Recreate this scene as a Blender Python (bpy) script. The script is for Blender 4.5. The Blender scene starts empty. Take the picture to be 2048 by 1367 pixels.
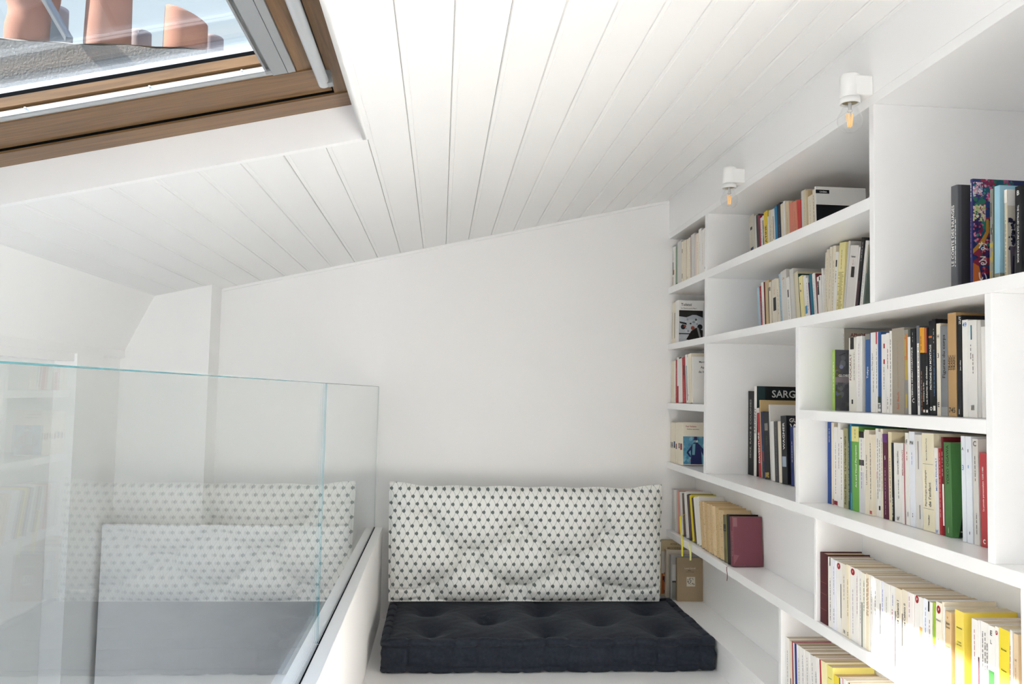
# Attic reading nook: built-in bookcase, bench with cushions, glass balustrade, roof window.
import bpy, math, random
from mathutils import Vector, Matrix
random.seed(7)
SC = bpy.context.scene
COL = SC.collection
PAL = {'W': ('white', 'E9E6E1'), 'C': ('cream', 'E6DCC8'), 'B': ('beige', 'D3C2A4'), 'T': ('tan', 'C8A872'), 'G': ('grey', 'B4B1AC'), 'LG': ('light grey', 'D2CFCA'), 'K': ('black', '1C1C20'), 'DG': ('dark grey', '4A4A4C'), 'R': ('red', 'B02A30'), 'DR': ('dark red', '6E1A24'), 'BL': ('blue', '2A5590'), 'NV': ('navy', '232C50'), 'SB': ('pale blue', 'A9C9D8'), 'Y': ('yellow', 'E8C93A'), 'PY': ('pale yellow', 'EBDFA0'), 'GN': ('green', '4C7A46'), 'LGN': ('lime green', 'A4C65A'), 'TL': ('teal', '1F6E86'), 'PU': ('purple', '5A2A55'), 'PK': ('pink', 'D99A8C'), 'SA': ('salmon', 'D67E66'), 'BR': ('brown', '54433C'), 'KH': ('khaki', 'A29C74'), 'TA': ('taupe', '9A9082'), 'MA': ('maroon', '4A1C1E'), 'OL': ('olive', '77704C'), 'KR': ('kraft brown', '9C8468'), 'CR': ('crimson', '9A1E3C'), 'CY': ('bright blue', '2C8CC0'), 'DGN': ('dark green', '24453A'), 'SAL': ('coral', 'D67E66'), 'LB': ('sky blue', '9CC7DC'), 'SL': ('slate grey', '6E7076')}
CAM_R = [[0.996039, -0.086341, 0.021234], [0.026348, 0.058526, -0.997938], [0.08492, 0.994545, 0.060569]]
BOOKS = {
'A': [
  (36947, 205, 183, 0.003, 115, 1047, 'W', [('r', 0.04, 0.25, '9A8468', 0.55, 1), ('r', 0.3, 0.62, '20221E', 0.55, 1), ('l', '6A6660', 0.68, 0.92, 0.8)], {}),
  (36729, 318, 182, -0.003, 115, 1047, 'W', [('r', 0.3, 0.42, 'C08A50', 0.0, 0.5)], {}),
  (36400, 329, 177, -0.006, 115, 1047, 'SB', [('r', 0, 1, '8FA58E', 0, 0.55), ('r', 0, 0.06, '2A2622', 0.5, 1)], {'c': '8FA58E', 'n': 'sage green'}),
  (36048, 601, 192, -0.016, 115, 1047, 'LG', [], {}),
  (35434, 319, 183, -0.018, 115, 1047, 'C', [('r', 0.72, 0.82, '2A2622', 0.3, 0.5), ('r', 0.1, 0.22, '2A2622', 0.3, 0.5)], {}),
  (35102, 350, 183, -0.02, 115, 1047, 'C', [('l', 'A89C88', 0.12, 0.8, 0.5)], {}),
  (34738, 278, 181, -0.023, 115, 1047, 'C', [('r', 0, 1, '9A6A48', 0, 0.15), ('h', 'V', '7A4030', 0.07, 0.6)], {}),
  (34447, 373, 182, -0.029, 115, 1047, 'C', [('l', 'A89C88', 0.12, 0.8, 0.5)], {}),
  (34056, 532, 187, -0.036, 115, 1047, 'LG', [('r', 0, 1, '8A5A72', 0, 0.14)], {}),
  (33512, 252, 179, -0.041, 115, 1047, 'PK', [], {'c': 'DCC8C2', 'n': 'pale pink'}),
  (33249, 262, 178, -0.044, 115, 1047, 'C', [('l', 'B08A50', 0.4, 0.8, 0.5)], {}),
  (32967, 336, 191, -0.051, 115, 1047, 'W', [('l', '8AA0A8', 0.3, 0.7, 0.5)], {}),
  (32624, 317, 180, -0.053, 115, 1047, 'W', [('l', 'B08A70', 0.2, 0.7, 0.5)], {}),
  (32293, 298, 182, -0.056, 115, 1047, 'W', [('r', 0.08, 0.13, '2A2622', 0.3, 0.5)], {}),
],
'B': [
  (36947, 127, 188, 0.006, 115, 1047, 'W', [('r', 0.12, 0.77, '3A3230', 0.75, 1), ('l', 'C8C0BA', 0.2, 0.7, 0.3)], {}),
  (36810, 448, 186, 0.005, 115, 1047, 'C', [('r', 0.12, 0.74, '4A5046', 0.8, 1)], {}),
  (36355, 562, 189, 0.004, 112, 1047, 'W', [('l', 'C0B8B2', 0.2, 0.7, 0.5)], {'cov': 'tolstoi', 'f': 'showing a battlefield photograph cover'}),
],
'C': [
  (36947, 45, 184, 0.0, 115, 1047, 'W', [('l', 'B0B8C0', 0.12, 0.8, 0.5)], {}),
  (36899, 215, 187, 0.001, 115, 1047, 'C', [('l', 'B8A890', 0.12, 0.8, 0.5)], {}),
  (36663, 259, 188, -0.009, 115, 1047, 'C', [('l', 'B8A890', 0.12, 0.8, 0.5)], {}),
  (36379, 186, 190, -0.019, 115, 1047, 'W', [('l', '6A6660', 0.05, 0.2, 0.5)], {}),
  (36170, 225, 192, -0.028, 115, 1047, 'R', [('l', 'D8A0A0', 0.12, 0.8, 0.5)], {}),
  (35907, 235, 201, -0.046, 115, 1047, 'W', [('r', 0, 0.37, '9A1A26', 0, 1)], {'f': 'with a red lower half'}),
  (35639, 506, 200, -0.061, 115, 1047, 'W', [('r', 0.97, 1, '2A2622', 0.1, 0.9), ('l', 'B8C0C8', 0.5, 0.9, 0.5)], {'f': 'with a black cap'}),
  (35070, 438, 199, -0.088, 115, 1047, 'R', [('r', 0.6, 0.82, '2A2622', 0.4, 0.75), ('l', 'E0B0B0', 0.1, 0.5, 0.5)], {}),
  (34573, 253, 208, -0.114, 115, 1047, 'W', [('r', 0.05, 0.77, '6A8490', 0.5, 0.9)], {'f': 'with a blue grey stripe'}),
  (34315, 148, 198, -0.114, 115, 1047, 'W', [('h', 'v', '404858', 0.17, 0.6)], {}),
  (34163, 421, 209, -0.109, 115, 1047, 'C', [('l', 'B0A0A0', 0.2, 0.6, 0.5)], {}),
  (33736, 45, 198, -0.052, 118, 1047, 'W', [], {'cov': 'martin', 'f': 'facing out with a plain title cover'}),
],
'D': [
  (36947, 88, 179, 0.0, 115, 1047, 'C', [('p', 0.36, 0.5, 0.2, 0.9, 1, 'gk')], {}),
  (36839, 399, 179, -0.01, 115, 1047, 'C', [('p', 0.36, 0.5, 0.2, 0.8, 2, 'gb')], {}),
  (36413, 284, 179, -0.021, 115, 1047, 'C', [('p', 0.37, 0.53, 0.2, 0.9, 3, 'kb')], {}),
  (36106, 293, 180, -0.031, 115, 1047, 'C', [('p', 0.35, 0.48, 0.1, 0.7, 4, 'rb')], {}),
  (35789, 376, 182, -0.04, 115, 1047, 'C', [('p', 0.38, 0.5, 0.4, 0.8, 5, 'kg')], {}),
  (35384, 479, 183, -0.052, 108, 1047, 'C', [('p', 0.35, 0.5, 0.1, 0.75, 6, 'rb')], {'cov': 'poet', 'f': 'with a blue portrait cover'}),
],
'E': [
  (30441, 553, 197, -0.104, 115, 1168, 'B', [('r', 0.06, 0.36, '3A4668', 0.25, 0.75), ('r', 0.71, 0.77, '2A2622', 0.3, 0.65), ('l', 'A8A090', 0.4, 0.66, 0.5)], {'c': 'C9C3B4', 'n': 'stone grey', 'f': 'with a blue base'}),
  (29872, 140, 190, -0.101, 115, 1168, 'LG', [], {}),
  (29721, 236, 189, -0.1, 115, 1168, 'DG', [], {}),
  (29477, 146, 182, -0.099, 115, 1168, 'CR', [], {}),
  (29327, 180, 170, -0.098, 115, 1168, 'W', [('l', '2A2622', 0.05, 0.95, 0.5)], {'f': 'with dark lettering'}),
  (29131, 124, 174, -0.097, 115, 1168, 'W', [('p', 0.1, 0.9, 0.2, 0.8, 7, 'kg')], {}),
  (28988, 326, 184, -0.096, 115, 1168, 'Y', [('u', 'PALATINE', '2A2622', 0.15, 0.72, 0.45, 0.5)], {'f': 'with black lettering'}),
  (28657, 76, 161, -0.095, 115, 1168, 'W', [], {}),
  (28556, 209, 180, -0.094, 115, 1168, 'C', [('l', '6A6660', 0.1, 0.7, 0.5)], {'c': 'D8D0BC'}),
  (28335, 126, 178, -0.093, 115, 1168, 'C', [('l', 'B08A60', 0.1, 0.8, 0.5)], {}),
  (28198, 151, 178, -0.092, 115, 1168, 'W', [('r', 0.38, 0.85, '5A4A44', 0.3, 0.6)], {}),
  (28030, 219, 183, -0.091, 115, 1168, 'CY', [], {'c': '2A86B4'}),
  (27796, 300, 186, -0.09, 115, 1168, 'NV', [('l', '7A90B0', 0.1, 0.6, 0.5)], {'c': '1E2C44'}),
  (27485, 202, 179, -0.089, 115, 1168, 'C', [('r', 0, 1, 'B4A070', 0, 0.2)], {}),
  (27266, 141, 184, -0.088, 115, 1168, 'W', [], {}),
  (27120, 319, 175, -0.087, 115, 1168, 'B', [('l', 'A8987C', 0.1, 0.8, 0.5)], {}),
  (26793, 288, 166, -0.085, 115, 1168, 'SAL', [], {'c': 'D88470'}),
  (26493, 305, 163, -0.084, 115, 1168, 'SAL', [('l', 'B05A4A', 0.2, 0.8, 0.5)], {'c': 'D88A70'}),
  (26176, 267, 160, -0.082, 115, 1168, 'R', [], {'c': 'C03A38'}),
  (25905, 166, 186, -0.056, 115, 1168, 'LG', [], {}),
  (25727, 209, 184, -0.057, 115, 1168, 'B', [('l', 'A89880', 0.12, 0.8, 0.5)], {'c': 'D8CDB4'}),
  (25506, 93, 178, -0.058, 115, 1168, 'T', [], {'c': 'CFB68C'}),
  (25402, 321, 155, -0.059, 115, 1168, 'C', [('p', 0.02, 0.2, 0.2, 0.8, 8, 'rb'), ('l', 'B0A898', 0.3, 0.9, 0.5)], {}),
  (25055, 144, 169, -0.06, 115, 1168, 'C', [('l', '7A4030', 0.1, 0.9, 0.5)], {'f': 'with brown lettering'}),
  (24894, 82, 176, -0.06, 165, 1168, 'W', [], {'cov': 'mag', 'f': 'with a black block on its cover', 'n2': 'magazine'}),
],
'F': [
  (29477, 194, 173, -0.132, 115, 1165, 'SB', [], {}),
  (29278, 173, 175, -0.12, 115, 1165, 'R', [('l', 'D88A8A', 0.1, 0.9, 0.5)], {}),
  (29099, 218, 186, -0.109, 115, 1165, 'W', [('l', '8AA0B0', 0.1, 0.6, 0.5)], {}),
  (28877, 61, 185, -0.095, 115, 1165, 'DR', [], {}),
  (28813, 347, 186, -0.088, 115, 1165, 'B', [('r', 0, 0.85, '2A2622', 0.8, 1)], {'c': 'CDB68C'}),
  (28462, 187, 177, -0.056, 115, 1165, 'C', [('r', 0.82, 0.9, '2A2622', 0.3, 0.7)], {}),
  (28225, 435, 182, -0.076, 115, 1165, 'C', [('r', 0.38, 0.64, '2A2622', 0.25, 0.8), ('l', 'D8742A', 0.7, 0.85, 0.5)], {'f': 'with a dark portrait block', 'c': 'DDD5C4'}),
  (27713, 164, 180, -0.11, 115, 1165, 'C', [('l', '7A4030', 0.3, 0.8, 0.5)], {}),
  (27493, 127, 196, -0.123, 115, 1165, 'SB', [('l', '6A90A8', 0.1, 0.9, 0.5)], {}),
  (27343, 470, 201, -0.126, 115, 1165, 'LG', [('h', 'Les', 'B08070', 0.87, 0.5), ('l', 'C0A090', 0.7, 0.82, 0.5)], {'c': 'D9D5CE'}),
  (26865, 225, 174, -0.126, 115, 1165, 'W', [('r', 0.6, 0.75, '4A4038', 0.3, 0.7), ('l', '6A6660', 0.05, 0.55, 0.5)], {'f': 'with a small photo block'}),
  (26584, 290, 198, -0.138, 115, 1165, 'LG', [], {}),
  (26286, 336, 182, -0.139, 115, 1165, 'C', [('r', 0, 1, 'C4BCA8', 0, 0.3)], {'c': 'DAD0B4'}),
  (25926, 67, 176, -0.149, 115, 1165, 'DGN', [], {}),
  (25855, 264, 164, -0.148, 115, 1165, 'PY', [('r', 0.68, 0.72, '2A2622', 0.3, 0.5), ('r', 0.83, 0.86, '2A2622', 0.3, 0.5)], {}),
  (25577, 203, 161, -0.147, 115, 1165, 'W', [('r', 0.22, 0.38, '4A90C0', 0.2, 1)], {'f': 'with a blue sticker'}),
  (25369, 153, 152, -0.145, 115, 1165, 'W', [('l', '6A6660', 0.3, 0.9, 0.5)], {}),
  (25211, 56, 136, -0.145, 115, 1165, 'PU', [], {}),
  (25110, 182, 160, -0.144, 115, 1165, 'TL', [], {}),
  (24914, 182, 160, -0.143, 115, 1165, 'W', [('l', 'B0B8B0', 0.1, 0.9, 0.5)], {}),
  (24727, 65, 158, -0.118, 115, 1165, 'MA', [], {'c': '7A3238', 'n': 'rust'}),
  (24658, 144, 145, -0.106, 115, 1165, 'W', [('p', 0.6, 0.9, 0.2, 0.9, 9, 'kg')], {}),
  (24510, 104, 147, -0.085, 115, 1165, 'W', [('r', 0.9, 0.98, '2A2622', 0, 0.7)], {}),
  (24403, 70, 167, -0.042, 115, 1165, 'W', [], {}),
  (24330, 45, 145, 0.002, 115, 1165, 'W', [], {}),
  (24282, 67, 212, 0.041, 115, 1165, 'C', [('l', 'B8AC98', 0.12, 0.8, 0.5)], {}),
  (24211, 140, 219, 0.053, 115, 1165, 'C', [('l', 'B8AC98', 0.2, 0.9, 0.5)], {}),
  (24068, 163, 224, 0.065, 115, 1165, 'C', [('l', 'A89C88', 0.3, 0.9, 0.5)], {}),
  (23901, 191, 224, 0.079, 115, 1165, 'C', [('l', 'A89C88', 0.12, 0.8, 0.5)], {}),
  (23706, 163, 202, 0.096, 115, 1165, 'W', [('r', 0.78, 0.88, '2A2622', 0.25, 0.75), ('l', '2A2622', 0.55, 0.72, 0.5)], {'f': 'with a black oval'}),
  (23535, 382, 224, 0.111, 115, 1165, 'PY', [('z', 0, 0.62, '8A7838'), ('l', '6A6040', 0.65, 0.9, 0.5)], {'f': 'ruled with fine lines'}),
  (23145, 110, 224, 0.172, 115, 1165, 'LG', [], {}),
  (23015, 478, 203, 0.18, 115, 1165, 'W', [('r', 0.55, 0.7, '2A2622', 0.35, 0.75), ('h', 'Roman', '6A6660', 0.84, 0.5), ('l', 'C08080', 0.72, 0.8, 0.5)], {'f': 'with a small portrait', 'c': 'DDD8D4'}),
  (22537, 111, 195, 0.194, 115, 1165, 'W', [('r', 0.0, 1, 'A08088', 0.85, 1)], {}),
  (22415, 187, 219, 0.198, 115, 1165, 'K', [('l', 'B0B0B0', 0.7, 0.95, 0.5), ('r', 0.1, 0.45, '4A3038', 0.2, 0.8)], {}),
  (22195, 160, 207, 0.192, 115, 1165, 'W', [('l', 'A8B0A8', 0.1, 0.6, 0.5)], {}),
  (21995, 82, 192, 0.187, 115, 1165, 'SL', [('r', 0.6, 1, 'A8A090', 0, 1)], {'c': '6E7A72', 'n': 'grey green'}),
],
'G': [
  (31437, 562, 323, 0.003, 240, 1200, 'K', [('u', 'SEXE, RACE & COLONIES', 'B8B8B0', 0.2, 0.9, 0.5, 0.5)], {'f': 'with a long pale title'}),
  (30863, 276, 342, 0.002, 250, 1200, 'W', [('u', 'SARGENT', '606468', 0.45, 0.78, 0.45, 0.6)], {'cov': 'sarg', 'f': 'with a big black cover'}),
  (30351, 243, 259, -0.088, 200, 1200, 'R', [('r', 0.93, 1, 'E0DCD8', 0, 1), ('u', 'DAVENTURE', 'F0EEE8', 0.15, 0.7, 0.45, 0.6)], {}),
  (30075, 85, 290, -0.086, 240, 1200, 'T', [('h', '5 1', '2A2622', 0.93, 0.7)], {'c': 'C2A878'}),
  (29987, 255, 246, -0.086, 200, 1200, 'NV', [('l', '4A90B0', 0.1, 0.5, 0.5), ('r', 0.25, 0.4, 'A03038', 0.4, 0.8)], {}),
  (29724, 486, 245, -0.085, 200, 1200, 'K', [('p', 0.72, 0.83, 0.2, 0.8, 11, 'gy'), ('l', '6A8A5A', 0.5, 0.65, 0.5), ('p', 0.02, 0.1, 0.1, 0.8, 12, 'yk')], {'f': 'with small pictures'}),
  (29200, 124, 274, -0.082, 230, 1200, 'LG', [], {'cov': 'grey', 'f': 'with a tall pale cover'}),
  (29073, 254, 213, -0.081, 170, 1200, 'W', [], {}),
  (28815, 330, 214, -0.076, 170, 1200, 'DG', [('l', '9A9A9A', 0.1, 0.9, 0.5)], {}),
  (28481, 274, 216, -0.071, 170, 1200, 'C', [], {}),
  (28193, 465, 236, -0.067, 190, 1200, 'K', [('u', 'WAGNER', 'F0EEE8', 0.5, 0.9, 0.5, 0.75), ('r', 0.25, 0.4, 'A8B8C8', 0.15, 0.85)], {'cov': 'guide', 'f': 'with a white title'}),
  (27493, 270, 201, -0.056, 160, 1200, 'BL', [('l', 'F0EEE8', 0.4, 0.75, 0.5)], {'c': '1E2F6E'}),
  (27220, 49, 200, -0.052, 150, 1200, 'W', [], {'cov': 'pale', 'f': 'with a pale cover'}),
],
'H': [
  (23100, 60, 237, 0.0, 170, 1165, 'W', [('l', 'A02028', 0.7, 0.95, 0.5)], {'cov': 'aphor', 'f': 'with a taupe title cover'}),
  (22536, 170, 171, 0.004, 150, 1105, 'LGN', [('l', 'F0EEE8', 0.3, 0.8, 0.5)], {'cov': 'glo', 'f': 'with a dark photo cover'}),
  (21611, 403, 199, 0.003, 140, 1105, 'W', [('r', 0.84, 1, '2A2622', 0.2, 0.7), ('u', 'FOUCAULT', '7A4030', 0.42, 0.78, 0.25, 0.4), ('l', '6A6660', 0.42, 0.8, 0.75), ('r', 0.1, 0.16, '2A2622', 0.4, 0.6)], {'c': 'E2DED4', 'f': 'with a brown title'}),
  (21197, 306, 200, 0.003, 140, 1105, 'W', [('l', 'C0A8B8', 0.2, 0.9, 0.5)], {'f': 'beside a grey cover edge'}),
  (20701, 254, 203, 0.003, 140, 1105, 'BL', [('r', 0.93, 1, '8A8880', 0, 1), ('u', 'Tokyo', 'F0EEE8', 0.43, 0.58, 0.5, 0.5)], {'c': '355C92', 'f': 'titled Tokyo'}),
  (20437, 238, 205, 0.003, 140, 1105, 'W', [('u', 'Au Pays Japon', '6A6660', 0.52, 0.74, 0.4, 0.4), ('l', '6A6660', 0.25, 0.5, 0.6)], {}),
  (20190, 93, 205, 0.003, 140, 1105, 'W', [('r', 0.85, 1, 'C05060', 0, 0.8), ('l', '2A2622', 0.3, 0.8, 0.5)], {'f': 'with a red top'}),
  (20089, 145, 204, 0.003, 140, 1105, 'BL', [('r', 0, 0.2, '2C4030', 0, 1), ('p', 0, 0.12, 0, 1, 13, 'gw')], {'c': '2A5490', 'f': 'with a leafy base'}),
  (19926, 216, 197, 0.003, 140, 1105, 'W', [('r', 0.82, 0.88, 'A02028', 0.5, 0.8), ('r', 0.62, 0.68, 'A02028', 0.5, 0.8), ('l', '6A6660', 0.3, 0.6, 0.6)], {}),
  (19699, 126, 199, 0.002, 150, 1105, 'W', [('l', 'A02028', 0.55, 0.8, 0.6), ('l', '6A6660', 0.05, 0.2, 0.5)], {}),
  (19561, 104, 203, 0.001, 150, 1105, 'W', [('l', '2A2622', 0.1, 0.9, 0.5)], {}),
  (19446, 532, 208, -0.0, 150, 1105, 'TA', [('u', 'Sol Bach', 'C0603A', 0.05, 0.25, 0.5, 0.6), ('l', 'B08A50', 0.3, 0.85, 0.5)], {'f': 'with an orange title', 'c': 'A09688'}),
  (18883, 155, 201, -0.005, 150, 1105, 'SL', [('p', 0, 1, 0, 1, 14, 'gyo')], {'c': '8A8C80', 'n': 'grey green', 'f': 'with a picture spine'}),
  (18720, 104, 183, -0.007, 150, 1105, 'W', [], {}),
  (18600, 219, 202, -0.008, 150, 1105, 'K', [('u', "L'ESPACE CINÉMATOGRAPHIQUE", 'F0EEE8', 0.2, 0.78, 0.3, 0.42), ('l', '909090', 0.84, 0.96, 0.5), ('h', 'C', 'F0EEE8', 0.16, 0.4)], {'f': 'with a bold white title'}),
  (18357, 116, 207, -0.01, 150, 1105, 'SL', [('r', 0, 0.8, 'F0EEE8', 0.3, 1), ('l', '2A2622', 0.1, 0.78, 0.65)], {'f': 'with a white strip'}),
  (18235, 105, 202, -0.009, 150, 1105, 'K', [('r', 0.71, 1, 'E0A030', 0, 1), ('l', 'D8742A', 0.05, 0.5, 0.5), ('l', '2A2622', 0.74, 0.9, 0.5)], {'f': 'with a yellow top'}),
  (18120, 104, 201, -0.008, 150, 1105, 'K', [('r', 0.71, 1, 'E0A030', 0, 1), ('u', 'Esthétique du film', 'F0EEE8', 0.1, 0.42, 0.45, 0.55), ('r', 0.03, 0.06, 'F0EEE8', 0.2, 0.8)], {'f': 'with an orange block'}),
  (18006, 108, 200, -0.007, 150, 1105, 'K', [('r', 0.71, 1, 'D05A40', 0, 0.6), ('u', 'Les théories des cinéastes', 'F0EEE8', 0.1, 0.58, 0.45, 0.55), ('r', 0.03, 0.06, 'F0EEE8', 0.2, 0.8)], {'f': 'with a coral block'}),
  (17888, 133, 214, -0.006, 150, 1105, 'K', [('u', 'FICTIONS DU MONTAGE', 'F0EEE8', 0.2, 0.82, 0.45, 0.5), ('r', 0.82, 0.84, 'D8742A', 0, 1), ('h', 'o', 'F0EEE8', 0.07, 0.7)], {'c': '28282A', 'f': 'with an orange dash'}),
  (17747, 131, 217, -0.005, 150, 1105, 'K', [('l', '4A78B0', 0.2, 0.68, 0.5), ('l', 'A0A0A0', 0.75, 0.9, 0.5), ('r', 0.05, 0.1, 'F0EEE8', 0.2, 0.8)], {'f': 'with a blue line'}),
  (17613, 147, 206, -0.001, 150, 1105, 'C', [('h', 'H', '2A2622', 0.86, 0.5), ('h', '3', '2A2622', 0.65, 0.5), ('h', 'E', '2A2622', 0.12, 0.5)], {}),
  (17457, 269, 199, -0.001, 150, 1105, 'SL', [('u', 'Figures du corps', '2A2622', 0.42, 0.9, 0.55, 0.55), ('r', 0, 0.1, '9A9CA0', 0, 1)], {'f': 'with a black title', 'c': '7E8084'}),
  (17170, 287, 225, -0.0, 150, 1105, 'T', [('u', 'TRAFIC', '2A2622', 0.43, 0.6, 0.2, 0.26), ('u', 'TRAFIC', '2A2622', 0.43, 0.6, 0.5, 0.26), ('u', 'TRAFIC', '2A2622', 0.43, 0.6, 0.8, 0.26), ('h', '745', '2A2622', 0.06, 0.85)], {'c': 'BC9868', 'f': 'printed TRAFIC three times'}),
  (16869, 164, 217, -0.0, 170, 1105, 'K', [('u', 'ZUT', 'F0EEE8', 0.91, 0.99, 0.8, 0.5), ('u', 'Jean mitry', 'F0EEE8', 0.43, 0.58, 0.85, 0.3), ('h', '1', 'F0EEE8', 0.05, 0.4)], {'cov': 'blk'}),
  (16692, 189, 206, -0.0, 150, 1105, 'W', [('h', '49', '2A70B0', 0.95, 0.7)], {'f': 'numbered 49'}),
  (16482, 279, 203, -0.0, 150, 1105, 'W', [('r', 0.8, 0.95, '2A7080', 0.35, 0.5), ('l', '6A6660', 0.6, 0.75, 0.35), ('l', '6A6660', 0.45, 0.65, 0.6), ('h', 'III', '6A6660', 0.1, 0.4)], {'f': 'with a teal dash'}),
  (16188, 107, 201, -0.0, 150, 1105, 'LG', [], {}),
  (16070, 134, 187, -0.0, 150, 1105, 'W', [], {}),
],
'I': [
  (23093, 230, 233, -0.003, 135, 1118, 'BL', [('l', 'F0EEE8', 0.75, 0.92, 0.5)], {'c': '2C4C90'}),
  (22848, 138, 232, -0.007, 135, 1118, 'C', [('r', 0.0, 0.07, 'A03040', 0.5, 1)], {}),
  (22704, 222, 220, -0.005, 135, 1118, 'W', [('l', 'A02028', 0.15, 0.6, 0.5), ('r', 0.01, 0.06, '8A2030', 0, 1), ('l', '6A6660', 0.6, 0.8, 0.5)], {'f': 'with a red foot'}),
  (22473, 125, 233, -0.005, 135, 1118, 'W', [('l', '6A6660', 0.45, 0.75, 0.5)], {}),
  (22345, 186, 214, -0.003, 135, 1118, 'W', [('l', '6A6660', 0.1, 0.85, 0.5), ('r', 0.88, 0.9, '6A6660', 0.3, 0.6)], {}),
  (22141, 240, 219, -0.008, 135, 1118, 'KH', [('u', 'Roland Barthes  La chambre claire', '2A2622', 0.05, 0.9, 0.45, 0.5)], {'f': 'with a long black title'}),
  (21895, 90, 230, -0.008, 135, 1118, 'DGN', [('l', 'A8C0B0', 0.1, 0.8, 0.5)], {}),
  (21791, 81, 232, -0.01, 135, 1118, 'CY', [('r', 0.2, 0.8, '2A5A90', 0.3, 1)], {}),
  (21698, 406, 226, -0.013, 135, 1118, 'GN', [('r', 0.82, 1, 'E4DC90', 0, 1), ('u', 'Art and Visual Perception', 'F0EEE8', 0.28, 0.78, 0.6, 0.35), ('l', '2A2622', 0.86, 0.98, 0.5)], {'c': '6CA84A', 'n': 'bright green', 'f': 'with a yellow top'}),
  (21289, 276, 215, -0.01, 135, 1118, 'W', [('r', 0.92, 1, '2A2622', 0, 1), ('r', 0.58, 0.65, '4A4648', 0, 1), ('r', 0, 0.5, 'D4D2D6', 0, 1), ('l', '6A6660', 0.3, 0.9, 0.5)], {'f': 'with two dark bars'}),
  (21006, 235, 220, -0.012, 135, 1118, 'C', [('u', 'Le sublime et le beau', '6A6660', 0.35, 0.7, 0.4, 0.4)], {'f': 'with a grey title'}),
  (20768, 116, 209, -0.01, 135, 1118, 'C', [('r', 0.02, 0.06, 'B05050', 0, 1), ('l', '2A2622', 0.2, 0.9, 0.5)], {'f': 'with a red foot'}),
  (20649, 127, 225, -0.009, 135, 1128, 'W', [('u', "L'empathie", 'C07080', 0.3, 0.62, 0.4, 0.35), ('l', '6A6660', 0.2, 0.9, 0.8)], {'f': 'with a pink title'}),
  (20517, 129, 217, -0.008, 135, 1128, 'W', [('l', '6A6660', 0.3, 0.9, 0.5), ('r', 0.08, 0.13, '2A2622', 0.1, 0.7)], {}),
  (20377, 108, 225, -0.012, 135, 1128, 'C', [('l', 'A0A088', 0.3, 0.9, 0.5)], {}),
  (20265, 235, 213, -0.012, 135, 1128, 'PU', [('r', 0.9, 1, '6A3A7A', 0, 1), ('h', '§', 'F0EEE8', 0.72, 0.5), ('l', 'C09AA0', 0.05, 0.6, 0.5)], {'c': '5A1E3A', 'f': 'with pale lettering'}),
  (20019, 159, 219, -0.015, 135, 1128, 'C', [('l', '6A6660', 0.2, 0.7, 0.5)], {'c': 'E2D4B0'}),
  (19857, 76, 193, -0.014, 135, 1128, 'K', [('l', 'F0EEE8', 0.05, 0.3, 0.5)], {}),
  (19768, 334, 194, -0.018, 135, 1128, 'W', [('u', 'Gérard Mordillat', '6A6660', 0.6, 0.9, 0.55, 0.3), ('l', '6A6660', 0.3, 0.55, 0.6), ('h', 'bf', '2A2622', 0.05, 0.35)], {'f': 'with small black initials'}),
  (19426, 175, 195, -0.021, 135, 1128, 'W', [('r', 0, 1, 'B04050', 0.75, 1), ('u', 'MERLEAU-PONTY', 'A02028', 0.6, 0.92, 0.45, 0.45)], {'f': 'with a red stripe'}),
  (19227, 154, 221, -0.021, 135, 1128, 'W', [('h', 'F', '2A2622', 0.9, 0.5), ('l', 'A02028', 0.7, 0.8, 0.5), ('h', 'I', '2A2622', 0.12, 0.5)], {}),
  (19064, 228, 225, -0.02, 135, 1128, 'W', [('h', 'PH', '2A2622', 0.88, 0.6), ('l', '8AA0D0', 0.65, 0.78, 0.5), ('l', '2A2622', 0.1, 0.14, 0.5)], {'c': 'E6E8EE'}),
  (18829, 288, 219, -0.02, 135, 1128, 'LG', [('r', 0.63, 0.93, '6A6660', 0.45, 0.55), ('r', 0.1, 0.25, '6A6660', 0.55, 0.65)], {'c': 'DEDAD4'}),
  (18531, 469, 224, -0.019, 135, 1128, 'C', [('u', 'Maurice Merleau-Ponty', '6A6660', 0.72, 0.95, 0.4, 0.3), ('u', 'Psychologie et pédagogie', '6A6660', 0.25, 0.62, 0.3, 0.26), ('u', "de l'enfant", '6A6660', 0.25, 0.5, 0.62, 0.26), ('u', 'Verdier', '6A6660', 0.06, 0.17, 0.5, 0.3), ('r', 0.682, 0.685, '6A6660', 0.1, 0.95), ('r', 0.225, 0.228, '6A6660', 0.1, 0.95)], {'c': 'E8DFC4', 'f': 'with ruled title panels'}),
  (18052, 134, 193, -0.018, 135, 1128, 'W', [('u', 'MICHEL FOUCAULT', '2A5AB0', 0.5, 0.88, 0.6, 0.5), ('h', 'bf', '2A5AB0', 0.03, 0.6)], {'f': 'with a blue title'}),
  (17910, 95, 193, -0.018, 135, 1128, 'R', [('l', 'E0A0A8', 0.2, 0.95, 0.5)], {}),
  (17798, 80, 219, -0.017, 135, 1128, 'DR', [('r', 0.1, 0.52, 'F0EEE8', 0.3, 1), ('l', 'E0B0B0', 0.6, 0.85, 0.5)], {'f': 'with a white strip'}),
  (17707, 251, 208, -0.017, 150, 1128, 'GN', [('u', 'YOKO OGAWA', '2A2622', 0.55, 0.97, 0.55, 0.5), ('l', 'C0D0B0', 0.04, 0.1, 0.5)], {'cov': 'green', 'c': '4E7E48', 'f': 'with black capitals'}),
  (17069, 132, 225, -0.015, 135, 1128, 'W', [('h', 'A', '2A2622', 0.88, 0.5), ('h', '3', '5A90C0', 0.7, 0.5)], {'c': 'E6EAF0'}),
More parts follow.
